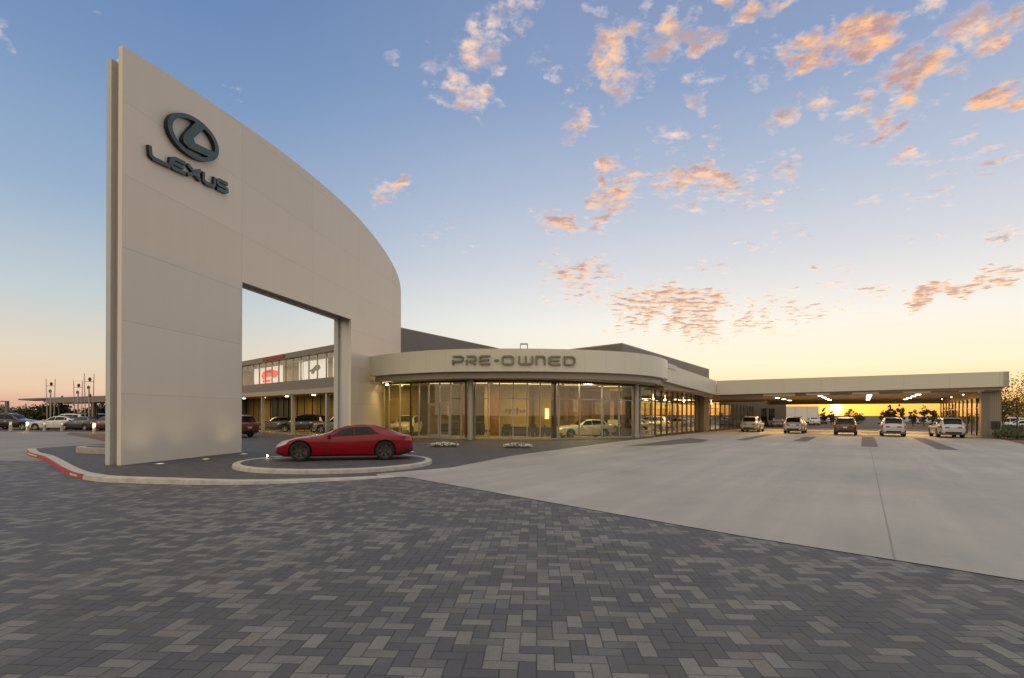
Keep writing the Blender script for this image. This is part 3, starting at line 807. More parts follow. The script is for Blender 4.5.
def car(kind, colour, name, label, cat, loc, heading, group=None, scale=1.0, detail=2, rim=None):
    """heading = direction the nose points (radians, from +X)"""
    body, parts, tyre, rimm, disc, cal, wheels = car_meshes(kind)
    t = thing(name, label, cat, loc, heading, group); t.scale = (scale,) * 3
    bo = ob('body', body, t); bo.material_slots[0].link = 'OBJECT'; bo.material_slots[0].material = M[colour]
    for nm, me, _ in parts:
        if detail < 1 and nm in ('door_handle', 'side_vent', 'roof_rail', 'trim_strip'): continue
        o = ob(nm, me, t)
        if kind == 'coupe' and nm == 'door_handle': o.material_slots[0].link = 'OBJECT'; o.material_slots[0].material = M[colour]
        if nm == 'wing_mirror': o.material_slots[0].link = 'OBJECT'; o.material_slots[0].material = M[colour if kind != 'suv' else 'carblack']
    for x, y, z, rz in wheels:
        wv_ = ob('wheel', tyre, t); wv_.location = (x, y, z); wv_.rotation_euler = (0, 0, rz)
        ro = ob('rim', rimm, wv_)
        if rim: ro.material_slots[0].link = 'OBJECT'; ro.material_slots[0].material = M[rim]
        if detail > 1: ob('brake_disc', disc, wv_)
        if kind == 'coupe': ob('brake_caliper', cal, wv_)
    return t

# ------------------------------------------------------------------ vegetation
def tree(name, label, loc, h, cr, n, leafmat, seed, group=None, leaf=.16, trunk=.12, cbase=.35, squash=1.0, cat='tree'):
    rnd = random.Random(seed)
    t = thing(name, label, cat, loc, 0, group)
    b = MB(); top = Vector((rnd.uniform(-.1, .1) * h * .2, rnd.uniform(-.1, .1) * h * .2, h * .72))
    b.tube([(0, 0, -.05), tuple(top * .35 + Vector((.03, 0, 0))), tuple(top * .7), tuple(top)], [trunk, trunk * .75, trunk * .5, trunk * .2], 8)
    tips = []
    for k in range(9 if n > 200 else 6):
        s_ = top * rnd.uniform(cbase * 1.1, .9); a = rnd.uniform(0, 6.28); r_ = cr * rnd.uniform(.5, .9)
        e = s_ + Vector((math.cos(a) * r_, math.sin(a) * r_, h * rnd.uniform(.08, .28))); mid = (s_ + e) / 2 + Vector((0, 0, h * .04))
        b.tube([tuple(s_), tuple(mid), tuple(e)], [trunk * .32, trunk * .2, trunk * .06], 5); tips.append(e)
        for q in range(2):
            e2 = mid + Vector((rnd.uniform(-1, 1), rnd.uniform(-1, 1), rnd.uniform(.1, 1))) * cr * .4
            b.tube([tuple(mid), tuple(e2)], [trunk * .14, trunk * .04], 4); tips.append(e2)
    b.obj('trunk', M['bark'], t, 60)
    lf = MB(); cz = h * (cbase + (1 - cbase) * .5); hz = h * (1 - cbase) * .5
    centres = [(e, rnd.uniform(.22, .42) * cr) for e in tips]
    for _ in range(int(14 if n > 200 else 7)):
        a = rnd.uniform(0, 6.28); rr = math.sqrt(rnd.random()) * cr * .85; zz = rnd.uniform(-.85, .9)
        k = math.sqrt(max(.1, 1 - zz * zz))
        centres.append((Vector((math.cos(a) * rr * k, math.sin(a) * rr * k, cz + zz * hz * squash)), rnd.uniform(.22, .45) * cr))
    for _ in range(n):
        c, r_ = rnd.choice(centres)
        d = Vector((rnd.gauss(0, 1), rnd.gauss(0, 1), rnd.gauss(0, 1))).normalized() * r_ * rnd.random() ** .4
        p = c + d; s_ = leaf * rnd.uniform(.6, 1.3)
        u = Vector((rnd.gauss(0, 1), rnd.gauss(0, 1), rnd.gauss(0, .6))).normalized(); v = u.orthogonal().normalized(); v.rotate(Matrix.Rotation(rnd.uniform(0, 6.28), 3, u))
        v = v * s_ * .45; u = u * s_
        lf.face([tuple(p - u * .5), tuple(p + v), tuple(p + u * .5), tuple(p - v)])
    lf.obj('crown', leafmat, t, None, False)
    return t

def bush(name, label, cat, loc, sx, sy, h, n, mats, seed, leaf=.09, group=None, rz=0.0):
    rnd = random.Random(seed); t = thing(name, label, cat, loc, rz, group)
    b = MB()
    for k in range(max(5, int(sx * sy * 3))):
        x, y = rnd.uniform(-sx, sx) * .45, rnd.uniform(-sy, sy) * .45
        b.tube([(x, y, -.02), (x + rnd.uniform(-.1, .1), y + rnd.uniform(-.1, .1), h * .8)], [.012, .005], 4)
    b.obj('stems', M['bark'], t)
    lf = MB()
    for _ in range(n):
        x, y = rnd.uniform(-.5, .5) * sx, rnd.uniform(-.5, .5) * sy
        hh = h * (.78 + .22 * math.sin(x * 5.1 + seed) * math.cos(y * 4.3)) * rnd.random() ** .35
        s_ = leaf * rnd.uniform(.6, 1.4); p = Vector((x, y, max(.02, hh)))
        u = Vector((rnd.gauss(0, 1), rnd.gauss(0, 1), rnd.gauss(0, .7))).normalized(); v = u.orthogonal() * s_ * .45; u = u * s_
        lf.face([tuple(p - u * .5), tuple(p + v), tuple(p + u * .5), tuple(p - v)], None, 1 if len(mats) > 1 and rnd.random() < .6 and hh > h * .55 else 0)
    lf.obj('foliage', mats, t, None, False)
    return t
# ================================================================== GROUND
def xy(*l): return [tuple(G(a, b).xy) for a, b in l]
sheet('ground', [(-2500, -400), (2500, -400), (2500, 3500), (-2500, 3500)], -.02, M['earth'])
sheet('parking_lot', [(-160, 38), (-10, 38), (-10, 150), (-160, 150)], -.008, M['asphalt'])
sheet('rear_parking_lot', [(25, 45), (160, 45), (160, 190), (10, 190), (10, 75)], -.008, M['asphalt'])
sheet('road', [(-160, -40), (-20, -40), (-17, 18), (-19, 24), (-22, 30), (-22, 50), (-160, 50)], .000, M['concrete_old'])
PV = xy((42, 461.5), (60, 471), (72, 477), (85, 480), (105, 482.5), (150, 484), (200, 485), (260, 484.5), (330, 481.5), (396, 477.5))
apron_edge = xy((405, 477), (450, 485), (512, 496), (630, 517), (747, 537.5), (922, 565), (1024, 581.5))
sheet('paver_driveway', [(-60, -30), (40, -30), (40, 5), (8.5, 3.6)] + apron_edge[::-1] + [(-3.0, 17)] + [(p[0] + .05, p[1] + .25) for p in PV[::-1]] + [(-60, 20.6)], .004, M['paver'])
sheet('island_paving', [(-22.7, 25), (-17.6, 20.2)] + [(p[0], p[1] + .1) for p in PV[1:]] + [apron_edge[0], (-2.2, 18.2), (0.01, 23.57), (6.6, 35.27), (11.57, 43.27), (22.26, 59.53), (10, 66), (-22, 60), (-24, 50), (-24, 27)], .008, M['paver2'])
apron = [tuple(G(380, 478.6).xy)] + apron_edge + [(8.5, 3.6), (40, 5), (90, 20), (60, 45)] + [tuple((Vector((20.9, 54.8, 0)) + Av * 24 + Dv * 31).xy), tuple((Vector((20.9, 54.8, 0)) + Dv * 34).xy), (22.26, 59.53), (11.57, 43.27), (6.6, 35.27), (0.01, 23.57), (-2.11, 18.24), tuple(G(420, 470.5).xy), tuple(G(396, 472.6).xy), tuple(G(376, 474.4).xy)]
sheet('concrete_apron', apron, .012, M['concrete'])
# paver bands let into the apron, one in front of each lane line
def band(name, s0, w_, d0, d1, mat, o=Vector((20.9, 54.8, 0))):
    q = [o + Av * s0 + Dv * d0, o + Av * (s0 + w_) + Dv * d0, o + Av * (s0 + w_) + Dv * d1, o + Av * s0 + Dv * d1]
    sheet(name, [tuple(v.xy) for v in q], .016, mat)
def sd_of(px, py):
    v = G(px, py) - Vector((20.9, 54.8, 0)); v.z = 0
    return v.dot(Av), v.dot(Dv)
for (pn, pf, wd, mt) in (((742, 440.5), (768, 434.5), .8, 'band'), ((798, 441.5), (812, 437.0), .9, 'band'), ((868, 447), (869, 437), .85, 'brown_band'), ((948, 450), (919, 438), .9, 'band')):
    s0, d0 = sd_of(*pn); s1, d1 = sd_of(*pf)
    band('paver_band', (s0 + s1) / 2 - wd / 2, wd, d0, d1, M[mt])
sheet('paver_band', xy((622, 446.8), (668, 445.2), (702, 442.6), (710, 440), (690, 438.2), (672, 440.2)), .016, M['band'])

# kerbs --------------------------------------------------------------
kp = catmull([(-22.6, 24.9), (-20.4, 22.6), (-18.0, 20.55)] + PV[1:], 5)
n = len(kp)
def kh(i):
    y = 1 - max(0, (kp[i][0] + 9.0) / 6.0); return .03 + .11 * max(0, min(1, y))
def kerb(name, path, hfn, w_, mat):
    inn = offset(path, w_); b = MB()
    for i in range(len(path) - 1):
        h0, h1 = hfn(i), hfn(i + 1); a, c = path[i], path[i + 1]; d, e = inn[i], inn[i + 1]
        o2 = offset(path, .025)
        b.face([(*a, -.02), (*c, -.02), (*o2[i + 1], h1 - .015), (*o2[i], h0 - .015)])
        o3 = offset(path, .05)
        b.face([(*o2[i], h0 - .015), (*o2[i + 1], h1 - .015), (*o3[i + 1], h1), (*o3[i], h0)])
        b.face([(*o3[i], h0), (*o3[i + 1], h1), (*e, h1), (*d, h0)]); b.face([(*d, h0), (*e, h1), (*e, -.02), (*d, -.02)])
    b.face([(*path[0], -.02), (*path[0], hfn(0)), (*inn[0], hfn(0)), (*inn[0], -.02)]); b.face([(*path[-1], -.02), (*path[-1], hfn(len(path) - 1)), (*inn[-1], hfn(len(path) - 1)), (*inn[-1], -.02)])
    o = b.obj(name, mat, None, 40); tag(o, kind='structure'); return o
kerb('kerb', kp, kh, .34, M['curb'])
# red fire-lane paint on the face of the kerb, two pale blanks where the stencilled words are worn away
rp = [p for p in kp if -21.9 < p[0] < -11.75]
def paint_run(name, pts, mat, z0, z1, off_):
    b = MB(); o_ = offset(pts, -off_); o2 = offset(pts, .022 - off_)
    for i in range(len(pts) - 1):
        b.face([(*o_[i], z0), (*o_[i + 1], z0), (*o2[i + 1], z1), (*o2[i], z1)])
        o3 = offset(pts, .055); b.face([(*o2[i], z1), (*o2[i + 1], z1), (*o3[i + 1], .1425), (*o3[i], .1425)])
    o = b.obj(name, mat); tag(o, kind='structure')
paint_run('kerb_paint', rp, M['redpaint'], -.01, .132, .004)
for q0_, q1_ in ((.10, .22), (.76, .86)):
    n0, n1 = int(len(rp) * q0_), int(len(rp) * q1_) + 2
    paint_run('worn_paint', rp[n0:n1], M['curb'], .05, .10, .008)
def gutter(pts, w0, w1, z, mat, name):
    a = offset(pts, -w0); b_ = offset(pts, -w1); b = MB()
    for i in range(len(pts) - 1): b.face([(*a[i], z), (*a[i + 1], z), (*b_[i + 1], z), (*b_[i], z)])
    o = b.obj(name, mat); tag(o, kind='structure')
# round display island
RC = Vector((-6.35, 19.5)); RR = 3.42
ring = [(RC.x + RR * math.cos(a * math.pi / 40), RC.y + RR * math.sin(a * math.pi / 40)) for a in range(80)]
inner = [(RC.x + (RR - .24) * math.cos(a * math.pi / 40), RC.y + (RR - .32) * math.sin(a * math.pi / 40)) for a in range(80)]
b = MB()
for i in range(80):
    j = (i + 1) % 80; a, c, e, d = ring[i], ring[j], inner[j], inner[i]
    k = lambda p, f: (RC.x + (p[0] - RC.x) * f, RC.y + (p[1] - RC.y) * f)
    a2, c2 = k(a, .994), k(c, .994); a3, c3 = k(a, .984), k(c, .984)
    b.face([(*a, 0), (*c, 0), (*c2, .12), (*a2, .12)]); b.face([(*a2, .12), (*c2, .12), (*c3, .14), (*a3, .14)]); b.face([(*a3, .14), (*c3, .14), (*e, .14), (*d, .14)]); b.face([(*d, .14), (*e, .14), (*e, .05), (*d, .05)])
tag(b.obj('island_kerb', M['curb'], None, 40), kind='structure')
sheet('display_island_paving', inner, .128, M['paver2'])
# low kerbed planter left of the sign wall
pc = Vector((-17.3, 25.25)); N = 56
def oval(rx, ry): return [(pc.x + rx * math.cos(2 * math.pi * i / N), pc.y + ry * math.sin(2 * math.pi * i / N)) for i in range(N)]
pl = thing('planter_ring', 'low pale kerb ring round a paved bed behind the left end of the sign wall', 'planter', (pc.x, pc.y, 0))
b = MB(); o1, o2 = oval(2.95, 1.75), oval(2.6, 1.4)
for i in range(N):
    j = (i + 1) % N; a, c, e, d = o1[i], o1[j], o2[j], o2[i]
    b.face([(*a, 0), (*c, 0), (*c, .26), (*a, .26)]); b.face([(*a, .26), (*c, .26), (*e, .26), (*d, .26)]); b.face([(*d, .26), (*e, .26), (*e, .02), (*d, .02)])
b.obj('kerb_ring', M['stone'], pl, 40)
b = MB(); b.face([(*p, .18) for p in o2]); b.obj('planting_bed', M['paver2'], pl); settle(pl)
sheet('mulch_bed', xy((70, 432.6), (96, 433.2), (140, 434), (140, 444), (104, 441.6), (88, 437.8), (66, 434.6)), .006, M['mulch'])

# ================================================================== SIGN WALL
P1 = Vector((-13.562, 18.567, 0)); WD = Vector((.13865, .99034, 0)).normalized(); WN = Vector((WD.y, -WD.x, 0))
def WP(s_, z, off=0.0):
    p = P1 + WD * s_ + WN * off; return (p.x, p.y, z)
topc = catmull([(0, 14.57), (.72, 14.68), (2.4, 14.93), (4.96, 15.22), (7.82, 15.50), (10.45, 15.68), (13.66, 15.78), (17.66, 15.74), (21.1, 15.42), (24.62, 14.72), (27.0, 13.80), (27.95, 12.85), (28.1, 11.69)], 6)
outline = [(0, 0), (6.55, 0), (6.55, 7.98), (18.22, 8.28), (18.22, 0), (23.9, 0), (23.9, 5.6), (28.1, 5.6)] + topc[::-1]
sail = thing('sign_wall', 'tall cream curved sign wall with a square opening and a green emblem', 'sign wall', (P1.x, P1.y, 0))
def slab(name, out, o0, o1, mat, drop=0.0):
    """o0/o1: offset behind the face, functions of the distance along"""
    b = MB(); n = len(out)
    A = [WP(s_, z, -o0(s_)) for s_, z in out]; B = [WP(s_, z, -o1(s_)) for s_, z in out]
    b.face(A, [(s_, z) for s_, z in out]); b.face(B[::-1], [(s_, z) for s_, z in out[::-1]])
    for i in range(n):
        j = (i + 1) % n; b.face([A[i], A[j], B[j], B[i]], [(1, 4.4)] * 4)
    return b.obj(name, mat, sail)
slab('front_panel', outline, lambda s_: 0, lambda s_: .16, M['sail'])
core = [(.22, 0), (6.33, 0), (6.33, 8.2), (18.44, 8.5), (18.44, 0), (23.7, 0), (23.7, 5.8), (27.8, 5.8)] + [(max(.22, min(27.8, s_)), z - .3) for s_, z in topc[::-1]]
slab('recessed_core', core, lambda s_: .16, lambda s_: .44 + .028 * s_, M['core'])
back = [(0, 0), (6.55, 0), (6.55, 7.98), (18.22, 8.28), (18.22, 0), (23.9, 0), (23.9, 5.6), (28.0, 5.6)] + [(s_, z - .40 + .01 * s_) for s_, z in topc[::-1]]
slab('rear_panel', back, lambda s_: .44 + .028 * s_, lambda s_: .62 + .034 * s_, M['sail_edge'])

def solid_stroke(b, loops, place, d0, d1, closed):
    if not closed:
        lp = loops[0]; n = len(lp)
        b.face([place(x, y, d1) for x, y in lp], None, 0)
        for i in range(n):
            p, q = lp[i], lp[(i + 1) % n]; b.face([place(*p, d0), place(*q, d0), place(*q, d1), place(*p, d1)], None, 1)
    else:
        o_, i_ = loops; n = len(o_)
        for k in range(n):
            a, c, d, e = o_[k], o_[(k + 1) % n], i_[(k + 1) % n], i_[k]
            b.face([place(*a, d1), place(*c, d1), place(*d, d1), place(*e, d1)], None, 0)
            b.face([place(*a, d0), place(*c, d0), place(*c, d1), place(*a, d1)], None, 1); b.face([place(*e, d0), place(*d, d0), place(*d, d1), place(*e, d1)], None, 1)
def glyph(name, strokes, w_, place, parent, d0=.03, d1=.16, mats=None):
    b = MB()
    for k, (pts, closed) in enumerate(strokes):
        solid_stroke(b, stroke(pts, w_, closed), place, d0, d1 + .003 * k, closed)
    return b.obj(name, mats or [M['sign_green'], M['sign_side']], parent)
# emblem
em = MB(); N = 72
def ell(a_, b_): return [(3.22 + a_ * math.cos(t) + 0.0, 13.0 + a_ * .125 * math.cos(t) + b_ * math.sin(t)) for t in [2 * math.pi * k / N for k in range(N)]]
place = lambda s_, z, d: WP(s_, z, d)
solid_stroke(em, [ell(1.43, .83), ell(1.19, .66)], place, .03, .20, True)
eo = em.obj('emblem_ring', [M['sign_green'], M['sign_side']], sail)
em = MB(); solid_stroke(em, [[(3.27, 13.70), (3.86, 13.79), (3.14, 12.95), (3.22, 12.80), (4.55, 13.0), (4.33, 12.66), (2.88, 12.44), (2.62, 12.50), (2.55, 12.64), (2.64, 12.86)]], place, .03, .206, False)
em.obj('emblem_bar', [M['sign_green'], M['sign_side']], sail)
def lx(pts, sh=.10):
    return [(1.02 + x * .955 - y * sh * 0 + 0, 11.16 + .098 * x + y * .46) for x, y in pts]
word = [('L', [([(0.02, 1.0), (.06, .30), (.20, .10), (1.02, .08)], False)]),
        ('E', [([(1.85, .93), (1.30, .93), (1.08, .74), (1.05, .30), (1.20, .08), (1.86, .08)], False), ([(1.08, .50), (1.74, .50)], False)]),
        ('X', [([(1.98, .95), (2.28, .62), (2.40, .40), (2.72, .06)], False), ([(2.74, .95), (2.44, .62), (2.32, .40), (1.96, .06)], False)]),
        ('U', [([(2.92, .98), (2.92, .28), (3.05, .08), (3.50, .08), (3.62, .28), (3.62, .98)], False)]),
        ('S', [([(4.50, .93), (3.94, .93), (3.82, .80), (3.82, .62), (3.92, .50), (4.36, .50), (4.48, .38), (4.48, .20), (4.36, .08), (3.78, .08)], False)])]
for nm, st in word:
    glyph('letter', [(lx(p), c) for p, c in st], .145, place, sail, .03, .14)
settle(sail)
# uplights in the paving at the foot of the wall
for k, (px, py, tx, ty, pw) in enumerate(((160, 464, 150, 440, 13), (206, 459.4, 200, 438, 13), (244, 454.2, 232, 436, 13))):
    p = G(px, py, .012)
    t = thing('ground_uplight', ['nearest ground uplight glowing at the foot of the cream wall', 'middle ground uplight glowing at the foot of the cream wall', 'ground uplight by the edge of the square opening'][k], 'ground light', (p.x, p.y, .012), 0, 'ground uplights along the sign wall')
    b = MB(); b.lathe([(.17, 0), (.17, .018), (.13, .022)], (0, 0, 0), 'Z', 24); o = b.obj('rim', M['alu'], t, 40)
    b = MB(); b.lathe([(.13, .014), (0, .016)], (0, 0, 0), 'Z', 24); b.obj('lens', M['upl'], t)
    a = WP(0, 0); tgt = Vector((p.x - .45, p.y + .15, 2.6))
    spotlamp('uplight_lamp', (0, 0, .06), tuple(tgt - p), pw, (1, .74, .36), R(125), 1.0, .08, t)
p = G(268, 457.5, .14)
t = thing('island_floodlight', 'small bright floodlight shining at the nose of the red sports car', 'floodlight', (p.x, p.y, .13))
b = MB(); b.tube([(0, 0, 0), (0, 0, .05)], .05, 12); b.obj('base', M['black_metal'], t)
b = MB(); b.tube([(-.0, .03, .08), (0, -.05, .08)], [.03, .04], 14); b.obj('housing', M['black_metal'], t)
b = MB(); b.lathe([(0, -.055), (.032, -.055)], (0, 0, .08), 'Y', 16); b.obj('lens', M['spot'], t)
spotlamp('flood_lamp', (0, .02, .22), (3, .3, .4), 22, (1, .75, .45), R(110), 1, .05, t)
# ================================================================== PRE-OWNED SHOWROOM
ZT = 6.1
FP = catmull([(-10.62, 39.9), (-9.3, 38.55), (-7.61, 37.2), (-5.52, 35.9), (-3.56, 35.15), (-0.34, 34.73), (2.4, 34.78), (5.7, 35.45), (8.4, 36.85), (10.4, 38.85), (11.75, 41.0), (12.45, 42.9), (12.55, 44.5)], 5)
show = thing('preowned_showroom', 'low round glass showroom with a beige fascia reading PRE-OWNED', 'showroom', (0, 38, 0))
wid = 0
b = MB(); b.ribbon(FP, 4.62, ZT, .35); b.obj('fascia', M['fascia'], show, 30)
FP2 = offset(FP, .45)
b = MB(); b.ribbon(FP2, 4.20, 4.64, .3); b.obj('lower_fascia', M['taupe'], show, 30)
FP3 = offset(FP, .34)
roofpoly = FP3 + [(8, 56), (-8.9, 54), (-9.4, 42.5)]
b = MB(); b.prism(roofpoly, 5.2, 5.7); b.obj('roof', M['roofbox'], show)
b = MB(); b.prism(offset(FP, .74) + [(8, 55), (-8.8, 53), (-9.3, 42.8)], 4.28, 4.42); b.obj('ceiling', M['ceiling'], show)
# glass wall
GP = catmull([(-10.2, 42.5), (-8.5, 41.2), (-6.17, 39.75), (-2.98, 38.35), (-0.37, 37.95), (2.03, 38.2), (4.28, 38.95), (6.52, 40.15), (9.0, 42.0), (10.6, 43.6), (12.16, 45.45)], 6)
def hit(path, px):
    u = (px - HX) / FOC
    for i in range(len(path) - 1):
        a, c = path[i], path[i + 1]; fa = a[0] - u * a[1]; fc = c[0] - u * c[1]
        if fa <= 0 <= fc or fc <= 0 <= fa:
            t = fa / (fa - fc) if fa != fc else 0
            return (a[0] + (c[0] - a[0]) * t, a[1] + (c[1] - a[1]) * t), math.atan2(c[1] - a[1], c[0] - a[0])
    return None
mull = [384, 389, 400, 411, 419, 428.5, 439.5, 450.5, 461.5, 466, 475, 488, 499.5, 513, 527, 540, 554.5, 558.5, 579.5, 602, 619, 633, 640, 652]
ztr = 2.95
pts = [hit(GP, p) for p in mull]
sub = lambda a, c: [a[0], c[0]]
fr = MB(); 
base = MB(); base.ribbon(GP, .0, .14, .12); base.obj('window_sill', M['stone'], show)
head = MB(); head.ribbon(GP, 4.12, 4.30, .12); head.obj('window_head', M['darkalu'], show)
for k, (p, ang) in enumerate(pts):
    dark = mull[k] in (411, 554.5, 466)
    b = MB(); b.box((p[0], p[1], 2.14), (.075 if not dark else .12, .14, 3.98), ang); b.obj('mullion', M['darkalu'] if dark else M['alu'], show)
for k in range(len(pts) - 1):
    (a, aa), (c, ca) = pts[k], pts[k + 1]
    L = math.hypot(c[0] - a[0], c[1] - a[1]); ang = math.atan2(c[1] - a[1], c[0] - a[0]); mx, my = (a[0] + c[0]) / 2, (a[1] + c[1]) / 2
    if mull[k] in (428.5, 439.5):     # pair of glazed doors
        d = MB(); z1 = 2.55
        for zz, hh in ((.22, .2), (2.48, .12)): d.box((mx, my - .0, zz), (L - .1, .06, hh), ang)
        for sx in (-1, 1): d.box((mx + sx * (L / 2 - .09) * math.cos(ang), my + sx * (L / 2 - .09) * math.sin(ang), 1.35), (.08, .06, 2.14), ang)
        do = d.obj('door', M['alu'], show)
        g = MB(); g.box((mx, my, 1.37), (L - .26, .015, 2.1), ang); g.obj('glass', M['glass'], do)
        g = MB(); sx = 1 if mull[k] == 428.5 else -1; q = (mx + sx * (L / 2 - .14) * math.cos(ang), my + sx * (L / 2 - .14) * math.sin(ang) - .06)
        g.tube([(q[0], q[1], .95), (q[0], q[1], 1.45)], .018, 8); g.obj('handle', M['chrome'], do)
        g = MB(); g.box((mx, my, 3.38), (L - .08, .02, 1.46), ang); g.obj('window_pane', M['glass'], show)
        g = MB(); g.box((mx, my, 2.60), (L - .07, .1, .08), ang); g.obj('transom', M['alu'], show)
        continue
    if L > .9 or mull[k] > 600:
        g = MB(); g.box((mx, my, 1.53), (L - .06, .02, 2.76), ang); g.obj('window_pane', M['glass'], show)
        g = MB(); g.box((mx, my, 3.55), (L - .06, .02, 1.12), ang); g.obj('window_pane', M['glass'], show)
        if mull[k] >= 475: g = MB(); g.box((mx, my, ztr), (L - .07, .09, .07), ang); g.obj('transom', M['alu'], show)
    else:
        g = MB(); g.box((mx, my, 2.12), (L - .06, .02, 3.94), ang); g.obj('window_pane', M['glass'], show)
# round columns
for px, dy, r_, mt in ((470.5, -.35, .21, 'alu'), (554, .9, .22, 'darkalu'), (636, -.1, .24, 'alu'), (626.5, 1.2, .40, 'pillar')):
    p, _ = hit(GP, px); q = Vector((p[0], p[1])); q = q * (1 + dy / q.length)
    b = MB(); b.lathe([(r_ * 1.25, 0), (r_ * 1.25, .35), (r_, .38), (r_, 4.25)] if px > 600 and mt == 'alu' else [(r_, 0), (r_, 4.25)], (q.x, q.y, .0), 'Z', 24); b.obj('column', M[mt], show, 40)
# fascia letters
font = {'P': [([(0, 0), (0, .55)], 0), ([(0, .95), (.85, .95), (.98, .82), (.98, .5), (.85, .37), (.0, .37)], 0)],
 'R': [([(0, 0), (0, .55)], 0), ([(0, .95), (.85, .95), (.98, .82), (.98, .5), (.85, .38), (.25, .38)], 0), ([(.45, .38), (1.0, 0.0)], 0)],
 'E': [([(1, .95), (.16, .95), (0, .8), (0, .2), (.16, .05), (1, .05)], 0), ([(.05, .5), (.9, .5)], 0)],
 '-': [([(0, .5), (1, .5)], 0)],
 'O': [([(.14, .05), (.86, .05), (1, .2), (1, .8), (.86, .95), (.14, .95), (0, .8), (0, .2)], 1)],
 'W': [([(0, 1), (0, .2), (.12, .05), (.88, .05), (1, .2), (1, 1)], 0), ([(.5, 0.05), (.5, 1)], 0)],
 'N': [([(0, 0), (0, .95), (.85, .95), (1, .8), (1, 0)], 0)],
 'D': [([(0, .05), (.8, .05), (1, .25), (1, .75), (.8, .95), (0, .95)], 1)]}
font = {k: [(p, bool(c)) for p, c in v] for k, v in font.items()}
lay = [('P', 452.6, 463.6), ('R', 466.2, 476.4), ('E', 479.2, 490.8), ('-', 493.6, 499.2), ('O', 501.8, 513.6), ('W', 518.4, 532.6), ('N', 535.6, 545), ('E', 548.4, 560.6), ('D', 563.6, 574.6)]
FPo = offset(FP, -.0)
for ch, xa, xb in lay:
    (a, _), (c, _) = hit(FPo, xa + .6), hit(FPo, xb - .6)
    A = Vector((a[0], a[1], 0)); C_ = Vector((c[0], c[1], 0)); L = (C_ - A).length; T = (C_ - A).normalized(); Nn = Vector((T.y, -T.x, 0))
    hgt = .56; z0 = 5.055 + (.02 if xa < 480 else 0)
    pl_ = lambda x, y, d, A=A, T=T, Nn=Nn, z0=z0: tuple(A + T * x + Nn * d + Vector((0, 0, z0 + y)))
    glyph('letter', [([(x * L, y * hgt) for x, y in p], c_) for p, c_ in font[ch]], .105, pl_, show, .04, .15, [M['bronze'], M['sign_side']])
# roof hatch frame
a = AT(520.5, 349, 44); c = AT(527.5, 349, 44); b = MB(); z1 = AT(524, 343.6, 44).z
for q in (a, c):
    for dy in (0, .6): b.tube([(q.x, q.y + dy, 5.6), (q.x, q.y + dy, z1)], .03, 6)
for dy in (0, .6): b.tube([(a.x, a.y + dy, z1), (c.x, a.y + dy, z1)], .03, 6)
for q in (a, c): b.tube([(q.x, q.y, z1), (q.x, q.y + .6, z1)], .03, 6)
b.obj('roof_hatch_rail', M['alu'], show)
# interior fabric
b = MB(); b.prism(GP + [(9.5, 50.5), (6, 55), (-9.2, 52.5), (-9.6, 43.5)], .005, .03); b.obj('interior_floor', M['carpet'], show)
def wall(par, name, a, c, z0, z1, th, mat):
    b = MB(); b.ribbon([a, c], z0, z1, th); return b.obj(name, mat, par)
def on(px, d): q = AT(px, 414, d); return (q.x, q.y)
wall(show, 'back_wall', on(380, 47), on(470, 49), .03, 4.28, .2, M['yellow_wall'])
wall(show, 'partition', on(470, 49), on(498, 48), .03, 4.28, .2, M['dark_wall'])
wall(show, 'back_wall', on(498, 46.5), on(529, 46.5), .03, 4.28, .2, M['cream_wall'])
wall(show, 'back_wall', on(529, 47.5), on(560, 47.5), .03, 4.28, .2, M['yellow_wall'])
wall(show, 'back_wall', on(560, 49.5), on(601, 50.5), .03, 4.28, .2, M['cream_wall'])
wall(show, 'partition', on(602, 50.5), on(619, 52), .03, 4.28, .2, M['cream_wall'])
b = MB(); q = on(494.5, 45); b.prism([(q[0] - .42, q[1]), (q[0] + .42, q[1]), (q[0] + .42, q[1] + .5), (q[0] - .42, q[1] + .5)], .03, 4.28); b.obj('timber_column', M['wood'], show)
q = on(487, 44.5); b = MB(); b.lathe([(.24, .03), (.24, 4.28)], (q[0], q[1], 0), 'Z', 20); b.obj('column', M['cream_wall'], show, 40)
for px, d, wd, mt in ((425, 46.6, .9, 'dark_wall'), (455, 45.5, .5, 'dark_wall'), (463, 46.5, .3, 'wood'), (480, 46.8, .6, 'dark_wall'), (533, 46.9, .22, 'dark_wall'), (566, 48.6, .35, 'wood'), (577, 48.9, .5, 'yellow_wall'), (590, 49.2, .3, 'dark_wall'), (607, 47.5, .5, 'dark_wall'), (616, 48.2, .35, 'dark_wall')):
    q = AT(px, 414, d); b = MB(); b.box((q.x, q.y, 2.1), (wd, .12, 4.2)); b.obj('display_panel', M[mt], show)
for px, d, ya, yb, wd in ((573, 48.7, 399, 412, 5), (595, 49.5, 402, 414, 7), (447, 46.6, 402, 416, 5)):
    a = AT(px, yb, d); c = AT(px + wd, ya, d); b = MB(); b.box(((a.x + c.x) / 2, d, (a.z + c.z) / 2), (c.x - a.x, .05, c.z - a.z)); b.obj('wall_picture', M['curb'], show)
